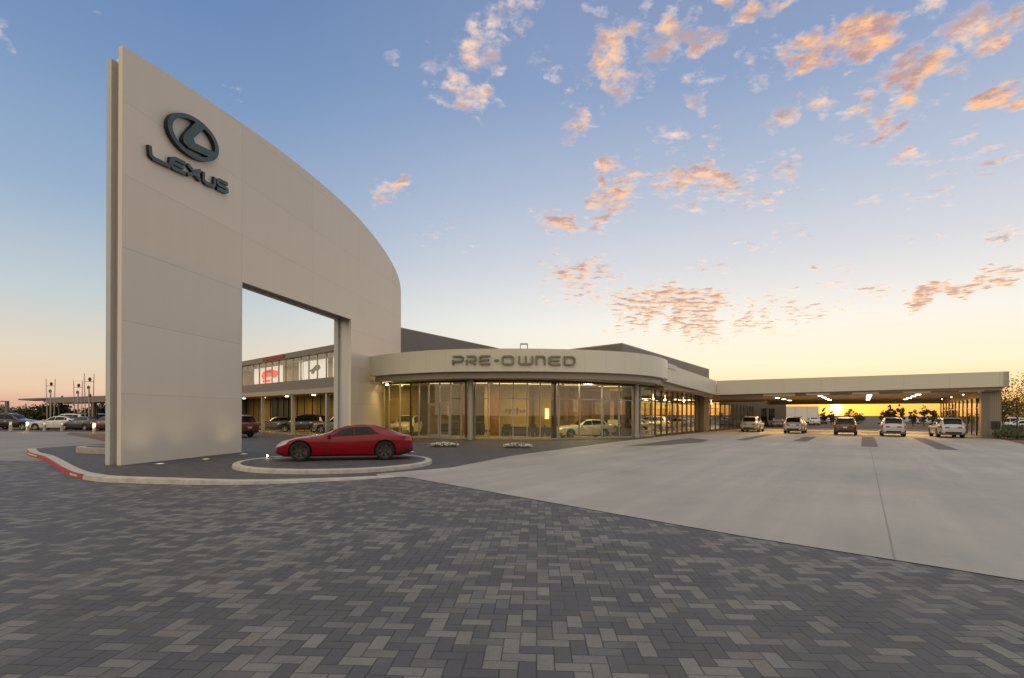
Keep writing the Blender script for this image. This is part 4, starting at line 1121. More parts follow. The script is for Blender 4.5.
# illegible dark script on the cream wall, a framed notice
for k, (pa, pb, ya, yb) in enumerate(((505.5, 508.5, 408.5, 412), (509.5, 511.5, 409, 413.5), (513, 515, 409, 412), (517, 518.6, 407.5, 414), (520, 522, 410, 412.5), (523, 525.5, 409.5, 412.8))):
    a = AT(pa, yb, 46.4); c = AT(pb, ya, 46.4); b = MB()
    b.tube([(a.x, 46.42, a.z), ((a.x + c.x) / 2, 46.42, c.z), (c.x, 46.42, (a.z + c.z) / 2)], .05, 5); b.obj('wall_script', M['dark_wall'], show)
a = AT(545, 419, 47.3); c = AT(549, 408.5, 47.3); b = MB(); b.box(((a.x + c.x) / 2, 47.35, (a.z + c.z) / 2), (c.x - a.x, .04, c.z - a.z)); b.obj('lit_notice', M['lampstrip'], show)
for k, (px, d, sx, sy) in enumerate(((400, 44.5, 1.6, .35), (440, 42.5, 2.0, .3), (478, 42, 1.6, .3), (512, 42.5, 3.0, .35), (545, 43, 2.6, .3), (580, 44, 2.6, .3), (610, 46, 2.0, .3))):
    q = AT(px, 414, d); b = MB(); b.box((q.x, q.y, 4.26), (sx, sy, .03)); b.obj('ceiling_light', M['lampstrip'], show)
    arealamp('showroom_lamp', (q.x, q.y, 4.2), sx, .6, (75 if k == 0 else 95 if k == 6 else 115), (1, .70, .27), 0, show)
q = AT(580, 414, 39.6); arealamp('sedan_fill_light', (q.x, q.y, 4.1), 2.5, .4, 150, (1, .84, .58), 0, show)  # added fill light without a fitting, brightens the white sedan
p, _ = hit(GP, 391); b = MB(); b.lathe([(0, 0), (.1, 0), (.12, .06), (.08, .12)], (p[0] - .1, p[1] - .9, 4.0), 'Z', 14); b.obj('soffit_lamp', M['lampw'], show)
spotlamp('soffit_spot', (p[0] - .1, p[1] - .9, 3.95), (p[0] - .9, p[1] - 2.5, .3), 60, (1, .72, .32), R(120), 1, .1, show)
settle(show)
# goods inside
def desk(name, label, px, d, wdt, col, group=None):
    q = AT(px, 414, d); t = thing(name, label, 'desk', (q.x, q.y, .03), 0, group)
    b = MB(); b.box((0, 0, .74), (wdt, .75, .05)); b.obj('desk_top', M[col], t)
    b = MB(); b.box((0, -.3, .37), (wdt - .1, .04, .68)); b.obj('front_panel', M['dark_wall'], t)
    for s_ in (-1, 1): b = MB(); b.box((s_ * (wdt / 2 - .06), .02, .36), (.05, .6, .70)); b.obj('leg', M['dark_wall'], t)
    return t
desk('reception_desk', 'long dark reception desk inside the round showroom, below the wall script', 515, 44.6, 2.3, 'dark_wall')
desk('reception_desk', 'dark reception desk inside the showroom, between the script wall and the white car', 541, 44.2, 2.4, 'dark_wall')
desk('sales_desk', 'small sales desk with a monitor at the right end of the round showroom', 612, 46.5, 1.8, 'cream_wall')
q = AT(613, 414, 46.6); t = thing('monitor', 'lit computer monitor on the sales desk inside the showroom', 'monitor', (q.x, q.y, .80))
b = MB(); b.box((0, 0, .34), (.9, .05, .5)); b.obj('screen', M['white'], t); b = MB(); b.box((0, .02, .05), (.06, .05, .1)); b.box((0, .02, .01), (.3, .2, .02)); b.obj('stand', M['black_metal'], t)
for k, (px, d) in enumerate(((507, 43.4), (535, 43.2), (548, 43.0), (486, 43.4), (446, 44))):
    q = AT(px, 414, d); t = thing('waiting_chair', ['dark chair before the left end of the reception desk', 'dark chair in front of the script wall, right of the centre mullion', 'dark chair just left of the dark showroom column', 'dark chair beside the timber column inside the showroom', 'dark chair behind the glazed entrance doors'][k], 'chair', (q.x, q.y, .03), k * .7, 'waiting chairs inside the showroom')
    b = MB(); b.box((0, 0, .43), (.6, .6, .14)); b.obj('seat', M['dark_wall'], t); b = MB(); b.box((0, .28, .72), (.6, .1, .55)); b.obj('backrest', M['dark_wall'], t)
    for sx in (-1, 1):
        for sy in (-1, 1): b = MB(); b.box((sx * .26, sy * .26, .18), (.04, .04, .36)); b.obj('leg', M['alu'], t)
gp = AT(584.5, 414, 42.0)
car('sedan', 'cream_car', 'showroom_sedan', 'white sedan displayed inside the round glass showroom', 'car', (gp.x, gp.y, .03), R(196), None, 1.0)
gp = AT(401, 414, 45.2)
car('suv', 'cream_car', 'showroom_car', 'pale car glimpsed behind the glass at the left end of the showroom', 'car', (gp.x + .5, gp.y + .3, .03), R(262))
# flower beds in front of the glass
for k, (px, py) in enumerate(((444, 447), (517.5, 448))):
    q = G(px, py, .01)
    rnd = random.Random(k); t = thing('flower_clump', ['low oval clump of white flowers before the entrance doors', 'low oval clump of white flowers in front of the script wall glass'][k], 'flowers', (q.x, q.y, .008), 0, 'white flower clumps on the dark paving')
    b = MB(); 
    b.lathe([(.0, .10), (.5, .09), (.74, .0)], (0, 0, 0), 'Z', 20); b.v = [(x * 1.12, y * .35, z) for x, y, z in b.v]; b.obj('soil_mound', M['leaf'], t)
    f = MB()
    for _ in range(620):
        a = rnd.uniform(0, 6.28); rr = math.sqrt(rnd.random()); x, y = math.cos(a) * rr * .82, math.sin(a) * rr * .28; z = .10 + .12 * (1 - rr) + rnd.uniform(0, .08)
        u = Vector((rnd.gauss(0, 1), rnd.gauss(0, 1), rnd.gauss(0, .6))).normalized() * .042; v = u.orthogonal()
        p = Vector((x, y, z)); f.face([tuple(p - u), tuple(p + v), tuple(p + u), tuple(p - v)], None, 0 if rnd.random() < .75 else 1)
    f.obj('blossoms', [M['petal'], M['leaf']], t, None, False)

# ================================================================== ROOF VOLUMES (main building behind)
mainb = thing('rear_roof_block', 'dark taupe roof block rising behind the left of the round showroom', 'building', (-4, 50, 0))
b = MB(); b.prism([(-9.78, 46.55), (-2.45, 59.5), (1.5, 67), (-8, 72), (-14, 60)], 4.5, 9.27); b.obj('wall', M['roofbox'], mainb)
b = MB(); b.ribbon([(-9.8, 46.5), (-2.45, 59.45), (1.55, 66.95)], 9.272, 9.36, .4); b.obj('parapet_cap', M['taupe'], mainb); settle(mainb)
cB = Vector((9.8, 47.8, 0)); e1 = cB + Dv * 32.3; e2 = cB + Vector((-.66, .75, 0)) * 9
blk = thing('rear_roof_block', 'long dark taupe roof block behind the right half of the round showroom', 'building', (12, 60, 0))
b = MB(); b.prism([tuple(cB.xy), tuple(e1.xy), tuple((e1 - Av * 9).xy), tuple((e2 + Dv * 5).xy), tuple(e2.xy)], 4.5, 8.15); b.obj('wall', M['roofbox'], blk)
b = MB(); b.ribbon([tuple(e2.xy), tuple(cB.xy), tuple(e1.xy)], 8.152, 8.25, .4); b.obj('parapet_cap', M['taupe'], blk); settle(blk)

# ================================================================== SERVICE WING + DRIVE-THROUGH CANOPY
W0 = Vector((12.16, 45.45, 0)); C0 = Vector((20.9, 54.8, 0)); WL = 52.0
wing = thing('service_wing', 'long glass service building running back from the round showroom', 'building', (16, 52, 0))
v2 = lambda v: (v.x, v.y)
back_ = -Av * 13
b = MB(); b.prism([v2(W0), v2(W0 + Dv * WL), v2(W0 + Dv * WL + back_), v2(W0 + back_)], .006, .022); b.obj('interior_floor', M['carpet'], wing)
r0 = Vector((12.75, 44.6, 0)) - Av * .1
b = MB(); b.prism([v2(r0), v2(C0 - Av * .15), v2(C0 + Dv * 34 - Av * .15), v2(C0 + Dv * 40 + back_ * 1.2), v2(W0 + back_)], 3.95, 4.15); b.obj('ceiling', M['soffit'], wing)
b = MB(); b.prism([v2(r0 + Dv * .3 - Av * .3), v2(C0 - Av * .5), v2(C0 + Dv * 34 - Av * .5), v2(C0 + Dv * 40 + back_ * 1.1), v2(W0 + back_)], 4.5, 5.1); b.obj('roof', M['roofbox'], wing)
b = MB(); b.ribbon([v2(Vector((12.62, 44.1, 0))), v2(C0 - Dv * .02)], lambda i: (4.62, 3.9)[i], lambda i: (6.1, 5.34)[i], .35); b.obj('fascia', M['fascia'], wing)
b = MB(); b.ribbon([v2(Vector((12.62, 44.1, 0)) - Av * .4), v2(C0 - Av * .4 + Dv * .2)], lambda i: (4.25, 3.60)[i], lambda i: (4.64, 3.92)[i], .3); b.obj('lower_fascia', M['taupe'], wing)
def glazing(par, o, n_, step, z0, z1, dirv, nrm, zt=None, fm='darkalu', gm='glass2', mw=.09):
    """a run of mullions and panes along dirv"""
    for k in range(n_ + 1):
        p = o + dirv * step * k; b = MB(); b.box((p.x, p.y, (z0 + z1) / 2), (mw, .14, z1 - z0), math.atan2(dirv.y, dirv.x)); b.obj('mullion', M[fm], par)
    for k in range(n_):
        p = o + dirv * step * (k + .5); b = MB(); b.box((p.x, p.y, (z0 + z1) / 2), (step - mw - .01, .02, z1 - z0 - .04), math.atan2(dirv.y, dirv.x)); b.obj('window_pane', M[gm], par)
    a, c = o, o + dirv * step * n_
    if zt:
        b = MB(); b.ribbon([v2(a), v2(c)], zt - .04, zt + .04, .05); b.obj('transom', M[fm], par)
    b = MB(); b.ribbon([v2(a), v2(c)], max(0, z0 - .14), z0 + .02, .1); b.obj('sill', M[fm], par)
glazing(wing, W0, 9, 1.62, .14, 3.95, Dv, Av, 2.95, 'darkalu')
pb = W0 + Dv * 14.7
b = MB(); q = [pb + Av * .5 - Dv * 0, pb + Av * .5 + Dv * 2.2, pb - Av * .6 + Dv * 2.2, pb - Av * .6]; b.prism([v2(v) for v in q], 0, 3.95); b.obj('corner_pier', M['pillar'], wing)
glazing(wing, pb + Dv * 2.25, 12, 2.6, .14, 3.3, Dv, Av, 2.6, 'darkalu')
glazing(wing, W0 + back_ + Dv * 12, 16, 2.5, .14, 3.6, Dv, Av, 2.7, 'darkalu', 'glass2', .16)
a = W0 + Dv * WL
b = MB(); b.ribbon([v2(a - Av * 6), v2(a + Av * .6)], 0, 4.1, .25); b.obj('end_wall', M['pillar'], wing)
b = MB(); b.ribbon([v2(a + Av * 2.7), v2(a + Av * 4.2)], 0, 4.1, .25); b.obj('end_wall', M['pillar'], wing)
b = MB(); b.ribbon([v2(a + Av * .6), v2(a + Av * 2.7)], 3.0, 4.1, .25); b.obj('end_wall', M['pillar'], wing)
b = MB(); b.ribbon([v2(a + Av * .62 + Dv * .1), v2(a + Av * 2.68 + Dv * .1)], 0, 2.98, .05); do = b.obj('door', M['glassdark'], wing)
b = MB(); b.ribbon([v2(a + Av * -1 + Dv * 2), v2(a + Av * 4.1 + Dv * 2)], 0, 4.1, .2); b.obj('door_backing', M['dark_wall'], wing)  # dark backing added so the door glass shows no bright sky
b = MB(); b.ribbon([v2(a + Av * 1.6), v2(a + Av * 1.7)], 0, 2.98, .1); b.obj('door_frame', M['alu'], do)
for k, t_ in enumerate((4, 9, 13, 20, 27, 34)):
    p = W0 + Dv * t_ - Av * 3.2; b = MB(); b.lathe([(0, 0), (.14, .02), (.17, .12), (.08, .2)], (p.x, p.y, 3.35), 'Z', 14); b.tube([(p.x, p.y, 3.5), (p.x, p.y, 3.95)], .012, 5); b.obj('pendant_lamp', M['lampw'], wing)
    arealamp('wing_lamp', (p.x, p.y, 3.3), 1, 1, 90, (1, .66, .28), 0, wing)
# small white letters standing on the wing fascia, seen nearly edge-on
for k in range(5):
    p = Vector((12.62, 44.1, 0)).lerp(C0, .02 + .035 * k) + Av * .05
    b = MB(); b.box((p.x, p.y, 5.93 - .02 * k), (.10, .28, .38), -DANG); b.obj('rooftop_letter', M['white'], wing)
settle(wing)

can = thing('drive_through_canopy', 'wide flat beige canopy over the car lanes with orange dusk behind', 'canopy', (30, 50, 0))
b = MB(); b.ribbon([v2(C0 + Av * .02), v2(C0 + Av * 22.3)], lambda i: (3.90, 4.22)[i], lambda i: (5.34, 5.42)[i], .35); b.obj('front_fascia', M['canopyfascia'], can)
b = MB(); b.ribbon([v2(C0 + Av * 22.3 + Dv * .0), v2(C0 + Av * 22.3 + Dv * 31)], 4.22, 5.41, .35); b.obj('side_fascia', M['canopyfascia'], can)
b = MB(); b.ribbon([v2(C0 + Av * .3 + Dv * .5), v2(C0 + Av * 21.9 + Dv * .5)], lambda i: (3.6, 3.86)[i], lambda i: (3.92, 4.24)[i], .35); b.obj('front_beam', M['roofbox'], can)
b = MB(); b.prism([v2(C0 + Av * .2 + Dv * .36), v2(C0 + Av * 21.9 + Dv * .36), v2(C0 + Av * 21.9 + Dv * 31), v2(C0 + Av * .2 + Dv * 34)], 3.95, 5.1); b.obj('canopy_roof', M['soffit'], can)
b = MB(); b.ribbon([v2(C0 + Av * 0 + Dv * 34), v2(C0 + Av * 21.95 + Dv * 31)], 3.46, 5.2, .3); b.obj('rear_fascia', M['soffit'], can)
def sfront(px, o):
    u = (px - HX) / FOC; a = C0 + Dv * o; return (u * a.y - a.x) / (Av.x - u * Av.y)
for pa, pb2 in ((763, 795), (806, 830), (852, 879), (903, 931), (959, 984)):
    sa, sb = sfront(pa, .46), sfront(pb2, .46)
    za = 3.62 + .26 * sa / 21.6 + .02
    b = MB(); b.ribbon([v2(C0 + Av * sa + Dv * .44), v2(C0 + Av * sb + Dv * .44)], za, za + .28, .055); b.obj('beam_panel', M['canopyfascia'], can)
rows = (((778.6, 397.9), (802, 403.2), 5), ((823, 396.9), (835.5, 402.8), 5), ((867, 394), (868.5, 403.4), 5), ((915, 394.6), (900, 402.2), 5), ((958, 395), (930, 402.6), 4))
for (a, c, n_) in rows:
    A = G(a[0], a[1], 3.93); C_ = G(c[0], c[1], 3.93)
    sA, dA = (A - C0).dot(Av), (A - C0).dot(Dv); sC, dC = (C_ - C0).dot(Av), (C_ - C0).dot(Dv)
    s_ = (sA + sC) / 2
    for k in range(n_):
        d_ = max(2.0, 2 + (k / (n_ - 1)) * 25); p = C0 + Av * s_ + Dv * d_
        b = MB(); b.box((p.x, p.y, 3.925), (.42, .62, .045), math.atan2(Av.y, Av.x)); b.obj('ceiling_lamp', M['lampc'], can)
for s_, d_ in ((4, 6), (11, 6), (17, 6), (4, 18), (11, 18), (17, 18)):
    p = C0 + Av * s_ + Dv * d_; arealamp('canopy_light', (p.x, p.y, 3.88), 2.5, 2.5, 230, (1, .60, .22), 0, can)
# right-hand pier and glazed screen
q0 = C0 + Av * 20.75
b = MB(); b.prism([v2(q0 + Dv * .9), v2(q0 + Av * .45 + Dv * .9), v2(q0 + Av * .45 + Dv * 1.8), v2(q0 + Dv * 1.8)], 0, 3.95); b.obj('dark_pier', M['pillar'], can)
b = MB(); b.prism([v2(q0 + Av * .46 + Dv * 1.0), v2(q0 + Av * 1.25 + Dv * 1.0), v2(q0 + Av * 1.25 + Dv * 6), v2(q0 + Av * .46 + Dv * 6)], 0, 4.2); b.obj('ribbed_pier', M['ribbed'], can)
for k in (0, 1):
    p = q0 + Av * (.75 + .30 * k) + Dv * .93; b = MB(); b.box((p.x, p.y, 1.12 - .0 * k), (.24, .14, .62), math.atan2(Av.y, Av.x)); b.obj('meter_box', M['black_metal'], can)
glazing(can, q0 + Av * .2 + Dv * 1.9, 11, 2.6, .14, 3.4, Dv, Av, 2.55, 'darkalu', 'glass2', .14)
b = MB(); b.ribbon([v2(q0 + Av * .2 + Dv * 1.9), v2(q0 + Av * .2 + Dv * 30.5)], 3.4, 3.95, .2); b.obj('screen_header', M['soffit'], can)
p = C0 + Av * .3 + Dv * 33.5
settle(can)

# cars in the five lanes, tails toward us
lanes = [(749, 432.2, 'silver_car', 'silver SUV in the leftmost lane under the canopy', 56.5), (793, 433.6, 'silver_car', 'silver SUV in the second lane from the left under the canopy', 52), (845, 435.4, 'brown_car', 'dark SUV silhouetted against the sun in the middle lane', 49.0), (893.5, 436.7, 'silver_car', 'silver SUV in the lane just right of the sun', 46.6), (950, 438.0, 'silver_car', 'silver SUV in the rightmost lane beside the glazed screen', 44.4)]
hd = math.atan2(Dv.y, Dv.x)
for px, py, c_, lb, dd in lanes:
    p = G(px, py, .012); p = p + Dv * 2.3
    car('suv', c_, 'parked_suv', lb, 'car', (p.x, p.y, .012), hd + (R(5) if px > 940 else 0), 'cars waiting in the drive-through lanes', 1.0, 1)
# ================================================================== MAIN SHOWROOM seen through the opening
K0 = Vector((-26.65, 53.0, 0)); KD = Vector((13.6, -13.4, 0)).normalized(); KN = Vector((-KD.y, KD.x, 0)) * -1   # KN toward us
if KN.dot(Vector((20, -46, 0))) < 0: KN = -KN
mb_ = thing('main_showroom', 'two-storey glass main showroom seen through the opening in the sign wall', 'building', (-20, 47, 0))
kp_ = lambda s_, o=0.0: v2(K0 + KD * s_ + KN * o)
S0, S1 = -12.0, 20.6
def slabk(name, o0, o1, z0, z1, mat, s0=S0, s1=S1):
    pl_ = [kp_(s0, o1), kp_(s1, o1), kp_(s1, o0), kp_(s0, o0)] if o0 > -2 or s1 < 16 else [kp_(s0, o1), kp_(s1 if o1 > -2 else 17.0 + o1 * .35, o1), kp_(s1 - .6, -1.0), kp_(13, o0), kp_(s0, o0)] if o1 > -2 else [kp_(s0, o1), kp_(15.5, o1), kp_(15.5, o0), kp_(s0, o0)]
    b = MB(); b.prism(pl_, z0, z1); return b.obj(name, M[mat], mb_)
slabk('floor_band', -.2, .35, 3.38, 3.75, 'taupe'); slabk('louvre_band', -.2, .22, 3.752, 4.52, 'roofbox')
slabk('roof', -10, .1, 6.55, 6.75, 'taupe'); slabk('parapet', -.3, .25, 6.45, 6.9, 'roofbox')
slabk('upper_floor', -10, -.22, 3.6, 4.4, 'soffit')
slabk('upper_back_wall', -4.0, -3.8, 4.4, 6.55, 'cream_wall')
slabk('ground_back_wall', -6.2, -6.0, .0, 3.6, 'yellow_wall', -26)
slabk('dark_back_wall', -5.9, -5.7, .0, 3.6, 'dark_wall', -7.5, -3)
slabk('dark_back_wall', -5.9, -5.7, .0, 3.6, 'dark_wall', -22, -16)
slabk('upper_floor', -8, -.22, 3.6, 4.3, 'soffit', -26, S0)
slabk('interior_floor', -9, -.4, .01, .03, 'carpet', S0, S1)
n_ = 22; st = (S1 - S0) / n_
for k in range(n_ + 1):
    p = kp_(S0 + st * k, .02); b = MB(); b.box((p[0], p[1], 5.5), (.06, .1, 1.95), math.atan2(KD.y, KD.x)); b.obj('mullion', M['alu'], mb_)
for k in range(n_):
    p = kp_(S0 + st * (k + .5), .02); b = MB(); b.box((p[0], p[1], 5.5), (st - .07, .02, 1.9), math.atan2(KD.y, KD.x)); b.obj('window_pane', M['glass2'], mb_)
b = MB(); b.ribbon([kp_(S0, .1), kp_(S1, .1)], 6.0, 6.06, .06); b.obj('transom', M['alu'], mb_)
def shit(px, o=0.0):
    u = (px - HX) / FOC; a = K0 + KN * o; return (u * a.y - a.x) / (KD.x - u * KD.y)
for pa, pb_ in ((261.5, 264.5), (291.5, 294.5), (326, 329)):
    s_ = shit((pa + pb_) / 2); p = kp_(s_, .0); b = MB(); b.box((p[0], p[1], 1.69), (.26, .26, 3.38), math.atan2(KD.y, KD.x)); b.obj('column', M['alu'], mb_)
for k in range(18):
    p = kp_(-22 + 1.8 * k, -5.6); b = MB(); b.box((p[0], p[1], 1.8), (.1, .1, 3.55), math.atan2(KD.y, KD.x)); b.obj('inner_mullion', M['darkalu'], mb_)
# two backlit pictures behind the upper glass and red lettering panel on the parapet
def poster(pa, pb_, kind):
    s0, s1 = shit(pa, -.35), shit(pb_, -.35); w_ = s1 - s0
    t = MB(); c = kp_((s0 + s1) / 2, -.35); ang = math.atan2(KD.y, KD.x); t.box((c[0], c[1], 5.36), (w_, .06, 1.5), ang)
    po = t.obj('backlit_poster', M['lamp_white'], mb_)
    def blob(pts, mat, name):
        g = MB(); g.face([(*kp_(s0 + x * w_, -.31), 4.66 + y * 1.4) for x, y in pts]); g.obj(name, M[mat], po)
    if kind:
        blob([(.30, .50), (.36, .74), (.48, .84), (.66, .86), (.78, .74), (.90, .66), (.93, .46), (.84, .40), (.80, .28), (.72, .26), (.68, .38), (.48, .36), (.44, .22), (.36, .22), (.32, .36)], 'poster_red', 'red_picture')
        blob([(.34, .02), (.62, .02), (.62, .20), (.34, .18)], 'poster_red', 'red_caption')
        g = MB(); g.face([(*kp_(s0 + x * w_, -.30), 4.66 + y * 1.4) for x, y in [(.42, .62), (.50, .76), (.64, .78), (.70, .64)]]); g.obj('picture_window', M['roofbox'], po)
    else:
        blob([(.22, .42), (.42, .56), (.55, .74), (.70, .70), (.74, .52), (.66, .42), (.5, .40), (.48, .24), (.36, .26), (.34, .38)], 'poster_grey', 'grey_picture')
M['lamp_white'] = emit('poster_white', (.95, .9, .8), .5); M['poster_red'] = emit('poster_red', (.9, .03, .02), 1.0); M['poster_grey'] = pbr('poster_grey', (.22, .22, .23), .5)
poster(253.5, 282.5, 1); poster(303.5, 327.5, 0)
for pa, pb_ in ((299.5, 302), (333.5, 335.5)):
    s0, s1 = shit(pa, -.35), shit(pb_, -.35); b = MB(); b.prism([kp_(s0, -.3), kp_(s1, -.3), kp_(s1, -.4), kp_(s0, -.4)], 4.6, 6.2); b.obj('light_strip', M['lamp_white'], mb_)
s0, s1 = shit(263, .27), shit(284, .27); b = MB(); b.prism([kp_(s0, .30), kp_(s1, .30), kp_(s1, .26), kp_(s0, .26)], 6.54, 6.82); b.obj('red_parapet_panel', M['redpaint'], mb_)
for k in range(5):
    p = kp_(-4 + 5 * k, -2); arealamp('upper_lamp', (p[0], p[1], 6.4), 2.5, 1.2, 26, (1, .86, .55), 0, mb_)
    p = kp_(-10 + 6 * k, -3.5); arealamp('ground_lamp', (p[0], p[1], 3.4), 1.5, 1.5, 42, (1, .68, .24), 0, mb_)
    b = MB(); b.lathe([(0, 0), (.16, 0), (.16, .05)], (p[0], p[1], 3.5), 'Z', 14); b.obj('downlight', M['lampw'], mb_)
settle(mb_)
for px, py, kd, c_, lb, h_, r_ in ((223, 437.3, 'suv', 'maroon_car', 'dark maroon SUV half hidden behind the edge of the cream pier', 150, None),
                            (300, 432.2, 'suv', 'black_car', 'black SUV parked under the upper floor of the main showroom', 178, 'rim'),
                            (337, 433.2, 'suv', 'grey_car', 'grey SUV nosing in behind the right jamb of the opening', 172, 'rim'),
                            (272, 430.0, 'sedan', 'grey_car', 'grey sedan behind the black SUV under the main showroom', 200, None)):
    p = G(px, py, .01); car(kd, c_, 'parked_car', lb, 'car', (p.x, p.y + 1.0, .012), R(h_), 'cars parked by the main showroom', 1.0, 1)

# ================================================================== RED SPORTS CAR
a = G(301.5, 461.3, .13); c = G(385.7, 459.9, .13); mid = (a + c) / 2; dr = (a - c).normalized(); off_ = Vector((-dr.y, dr.x, 0))
if off_.y < 0: off_ = -off_
cc = mid + off_ * .86 - dr * .03
car('coupe', 'red_paint', 'sports_car', 'glossy red sports coupe parked on the round kerbed island', 'sports car', (cc.x, cc.y, .128), math.atan2(dr.y, dr.x), None, 1.0, 2)

# ================================================================== LEFT SIDE: bollards, masts, carport, cars, trees
M['lampdim'] = emit('dim_bollard_lamp', (.8, .68, .5), .35)
bl = [(10.5, 431.2, 'at the far left edge beside the black car'), (27.5, 431.4, 'in front of the gap left of the white sedan'), (44.5, 431.0, 'before the nose of the white sedan'), (62, 431.2, 'before the tail of the white wagon'), (94.3, 433.6, 'standing on the mulch bed by the sign wall')]
for k, (px, py, wh) in enumerate(bl):
    p = G(px, py); bright = k in (1, 4)
    t = thing('light_bollard', ('brightly lit' if bright else 'dimly lit') + ' concrete light bollard ' + wh, 'bollard', (p.x, p.y, 0), 0, 'light bollards along the left road')
    b = MB(); b.lathe([(.13, 0), (.13, .62), (.10, .63)], (0, 0, 0), 'Z', 18); b.obj('post', M['curb'], t, 40)
    b = MB(); b.lathe([(.09, .63), (.09, .84)], (0, 0, 0), 'Z', 18); b.obj('lamp', M['bollamp'] if bright else M['lampdim'], t, 40)
    b = MB(); b.lathe([(0, .92), (.10, .92), (.13, .90), (.13, .84), (0, .84)], (0, 0, 0), 'Z', 18); b.obj('cap', M['curb'], t, 40)
    if bright:
        d = bpy.data.lights.new('bollard_glow', 'POINT'); d.energy = 14; d.color = (1, .7, .35); d.shadow_soft_size = .1
        o = bpy.data.objects.new('bollard_glow', d); COL.objects.link(o); o.parent = t; o.location = (0, -.22, .74)
for px, top, dd, nd, lb in ((50.5, 379, 60, 2, 'twin-pole light mast behind the white sedan'), (78, 380.5, 60, 2, 'shorter twin-pole light mast left of the tallest one'), (89, 373.5, 55, 3, 'tallest twin-pole light mast, next to the sign wall')):
    p = AT(px, 414, dd); hh = EYE + (HY - 2 - top) * dd / FOC
    t = thing('light_mast', lb, 'light mast', (p.x, p.y, 0), R(20), 'twin-pole light masts beyond the parked cars')
    for s_ in (-1, 1):
        b = MB(); b.tube([(s_ * .28, 0, 0), (s_ * .42, 0, hh)], [.06, .035], 8); b.obj('pole', M['alu'], t, 60)
    b = MB()
    for z in (hh * .55, hh * .86): b.tube([(-.34, 0, z), (.36, 0, z)], .03, 6)
    b.obj('cross_arm', M['alu'], t)
    b = MB(); b.tube([(0, 0, 0), (0, 0, hh * .78)], .07, 8); b.obj('centre_post', M['alu'], t, 60)
    for k in range(nd):
        z = hh * (.90 - .145 * k); b = MB(); b.lathe([(0, .06), (.13, .05), (.145, 0), (.13, -.05), (0, -.06)], (.06 - .1 * (k % 2), 0, z), 'Y', 16)
        b.v = [(x, y, z + (zz - z) * 1.45) for x, y, zz in b.v]; o = b.obj('floodlight', M['black_metal'], t, 40)
cp = thing('carport', 'long low carport roof on posts beyond the cars at the left', 'carport', (-50, 62, 0))
def cpoly(px0, d0, px1, d1, dep): 
    a, c = AT(px0, 414, d0), AT(px1, 414, d1); return [(a.x, a.y), (c.x, c.y), (c.x - 2, c.y + dep), (a.x - 2, a.y + dep)]
b = MB(); b.prism(cpoly(18, 72, 47, 66, 5), 3.42, 3.62); b.obj('thin_roof', M['roofbox'], cp)
b = MB(); b.prism(cpoly(46, 66.2, 150, 52, 6), 2.95, 3.62); b.obj('deep_roof', M['roofbox'], cp)
for px, d_, r_ in ((19, 71.5, .06), (87, 61.0, .28), (52, 66, .1), (36, 70, .06)):
    p = AT(px, 414, d_); b = MB(); b.tube([(p.x, p.y + 1, 0), (p.x, p.y + 1, 3.0)], r_, 10); b.obj('post', M['roofbox'], cp, 60)
settle(cp)
p = AT(7, 414, 62); t = thing('steel_gantry', 'thin dark steel frame at the far left edge', 'gantry', (p.x, p.y, 0))
b = MB(); b.box((0, 0, 1.5), (.28, .28, 3.0)); b.obj('post', M['roofbox'], t)
b = MB(); b.box((-3.0, 0, 3.06), (6.3, .2, .12)); b.obj('beam', M['roofbox'], t)
for px, py, kd, c_, lb, h_ in ((4, 429.6, 'suv', 'black_car', 'black car at the far left edge of the photo', 8), (49, 430.0, 'sedan', 'white_car', 'white sedan parked nose left behind the bollards', 185), (60, 429.0, 'suv', 'white_car', 'white wagon parked just behind the white sedan', 178),
                               (76, 430.2, 'sedan', 'blue_car', 'dark blue sedan between the white wagon and the maroon car', 165), (100, 430.6, 'sedan', 'maroon_car', 'maroon sedan partly hidden by the left edge of the sign wall', 160), (84, 427.6, 'suv', 'grey_car', 'grey SUV in the second row behind the dark blue sedan', 170)):
    p = G(px, py, .01); car(kd, c_, 'parked_car', lb, 'car', (p.x, p.y + 1.0, 0), R(h_), 'cars parked in the left lot', 1.0, 1)
treeL = [(34, 66, 1.7, 2.0), (58, 72, 2.6, 2.6), (49, 75, 2.2, 2.2), (70, 74, 1.7, 2.2), (99, 70, 2.3, 2.6), (22, 78, 1.4, 2.2), (8, 90, 1.5, 3.4), (-10, 95, 1.7, 3.4)]
lbl = ['round dark bush-like tree left of the white sedan', 'tallest dark tree behind the white cars', 'dark spreading tree behind the first light mast', 'low dark tree right of the tallest one', 'dark tree beside the left edge of the sign wall', 'low green tree behind the brightly lit bollard', 'pale green tree at the far left edge', 'green tree beyond the left edge of the frame']
for k, (px, d_, h_, r_) in enumerate(treeL):
    p = AT(px, 414, d_); tree('tree', lbl[k], (p.x, p.y, 0), h_, r_, 2200, M['leaf' if k not in (5, 6) else 'leaf2'], 100 + k, 'trees beyond the left car park', .3, .14, .12)

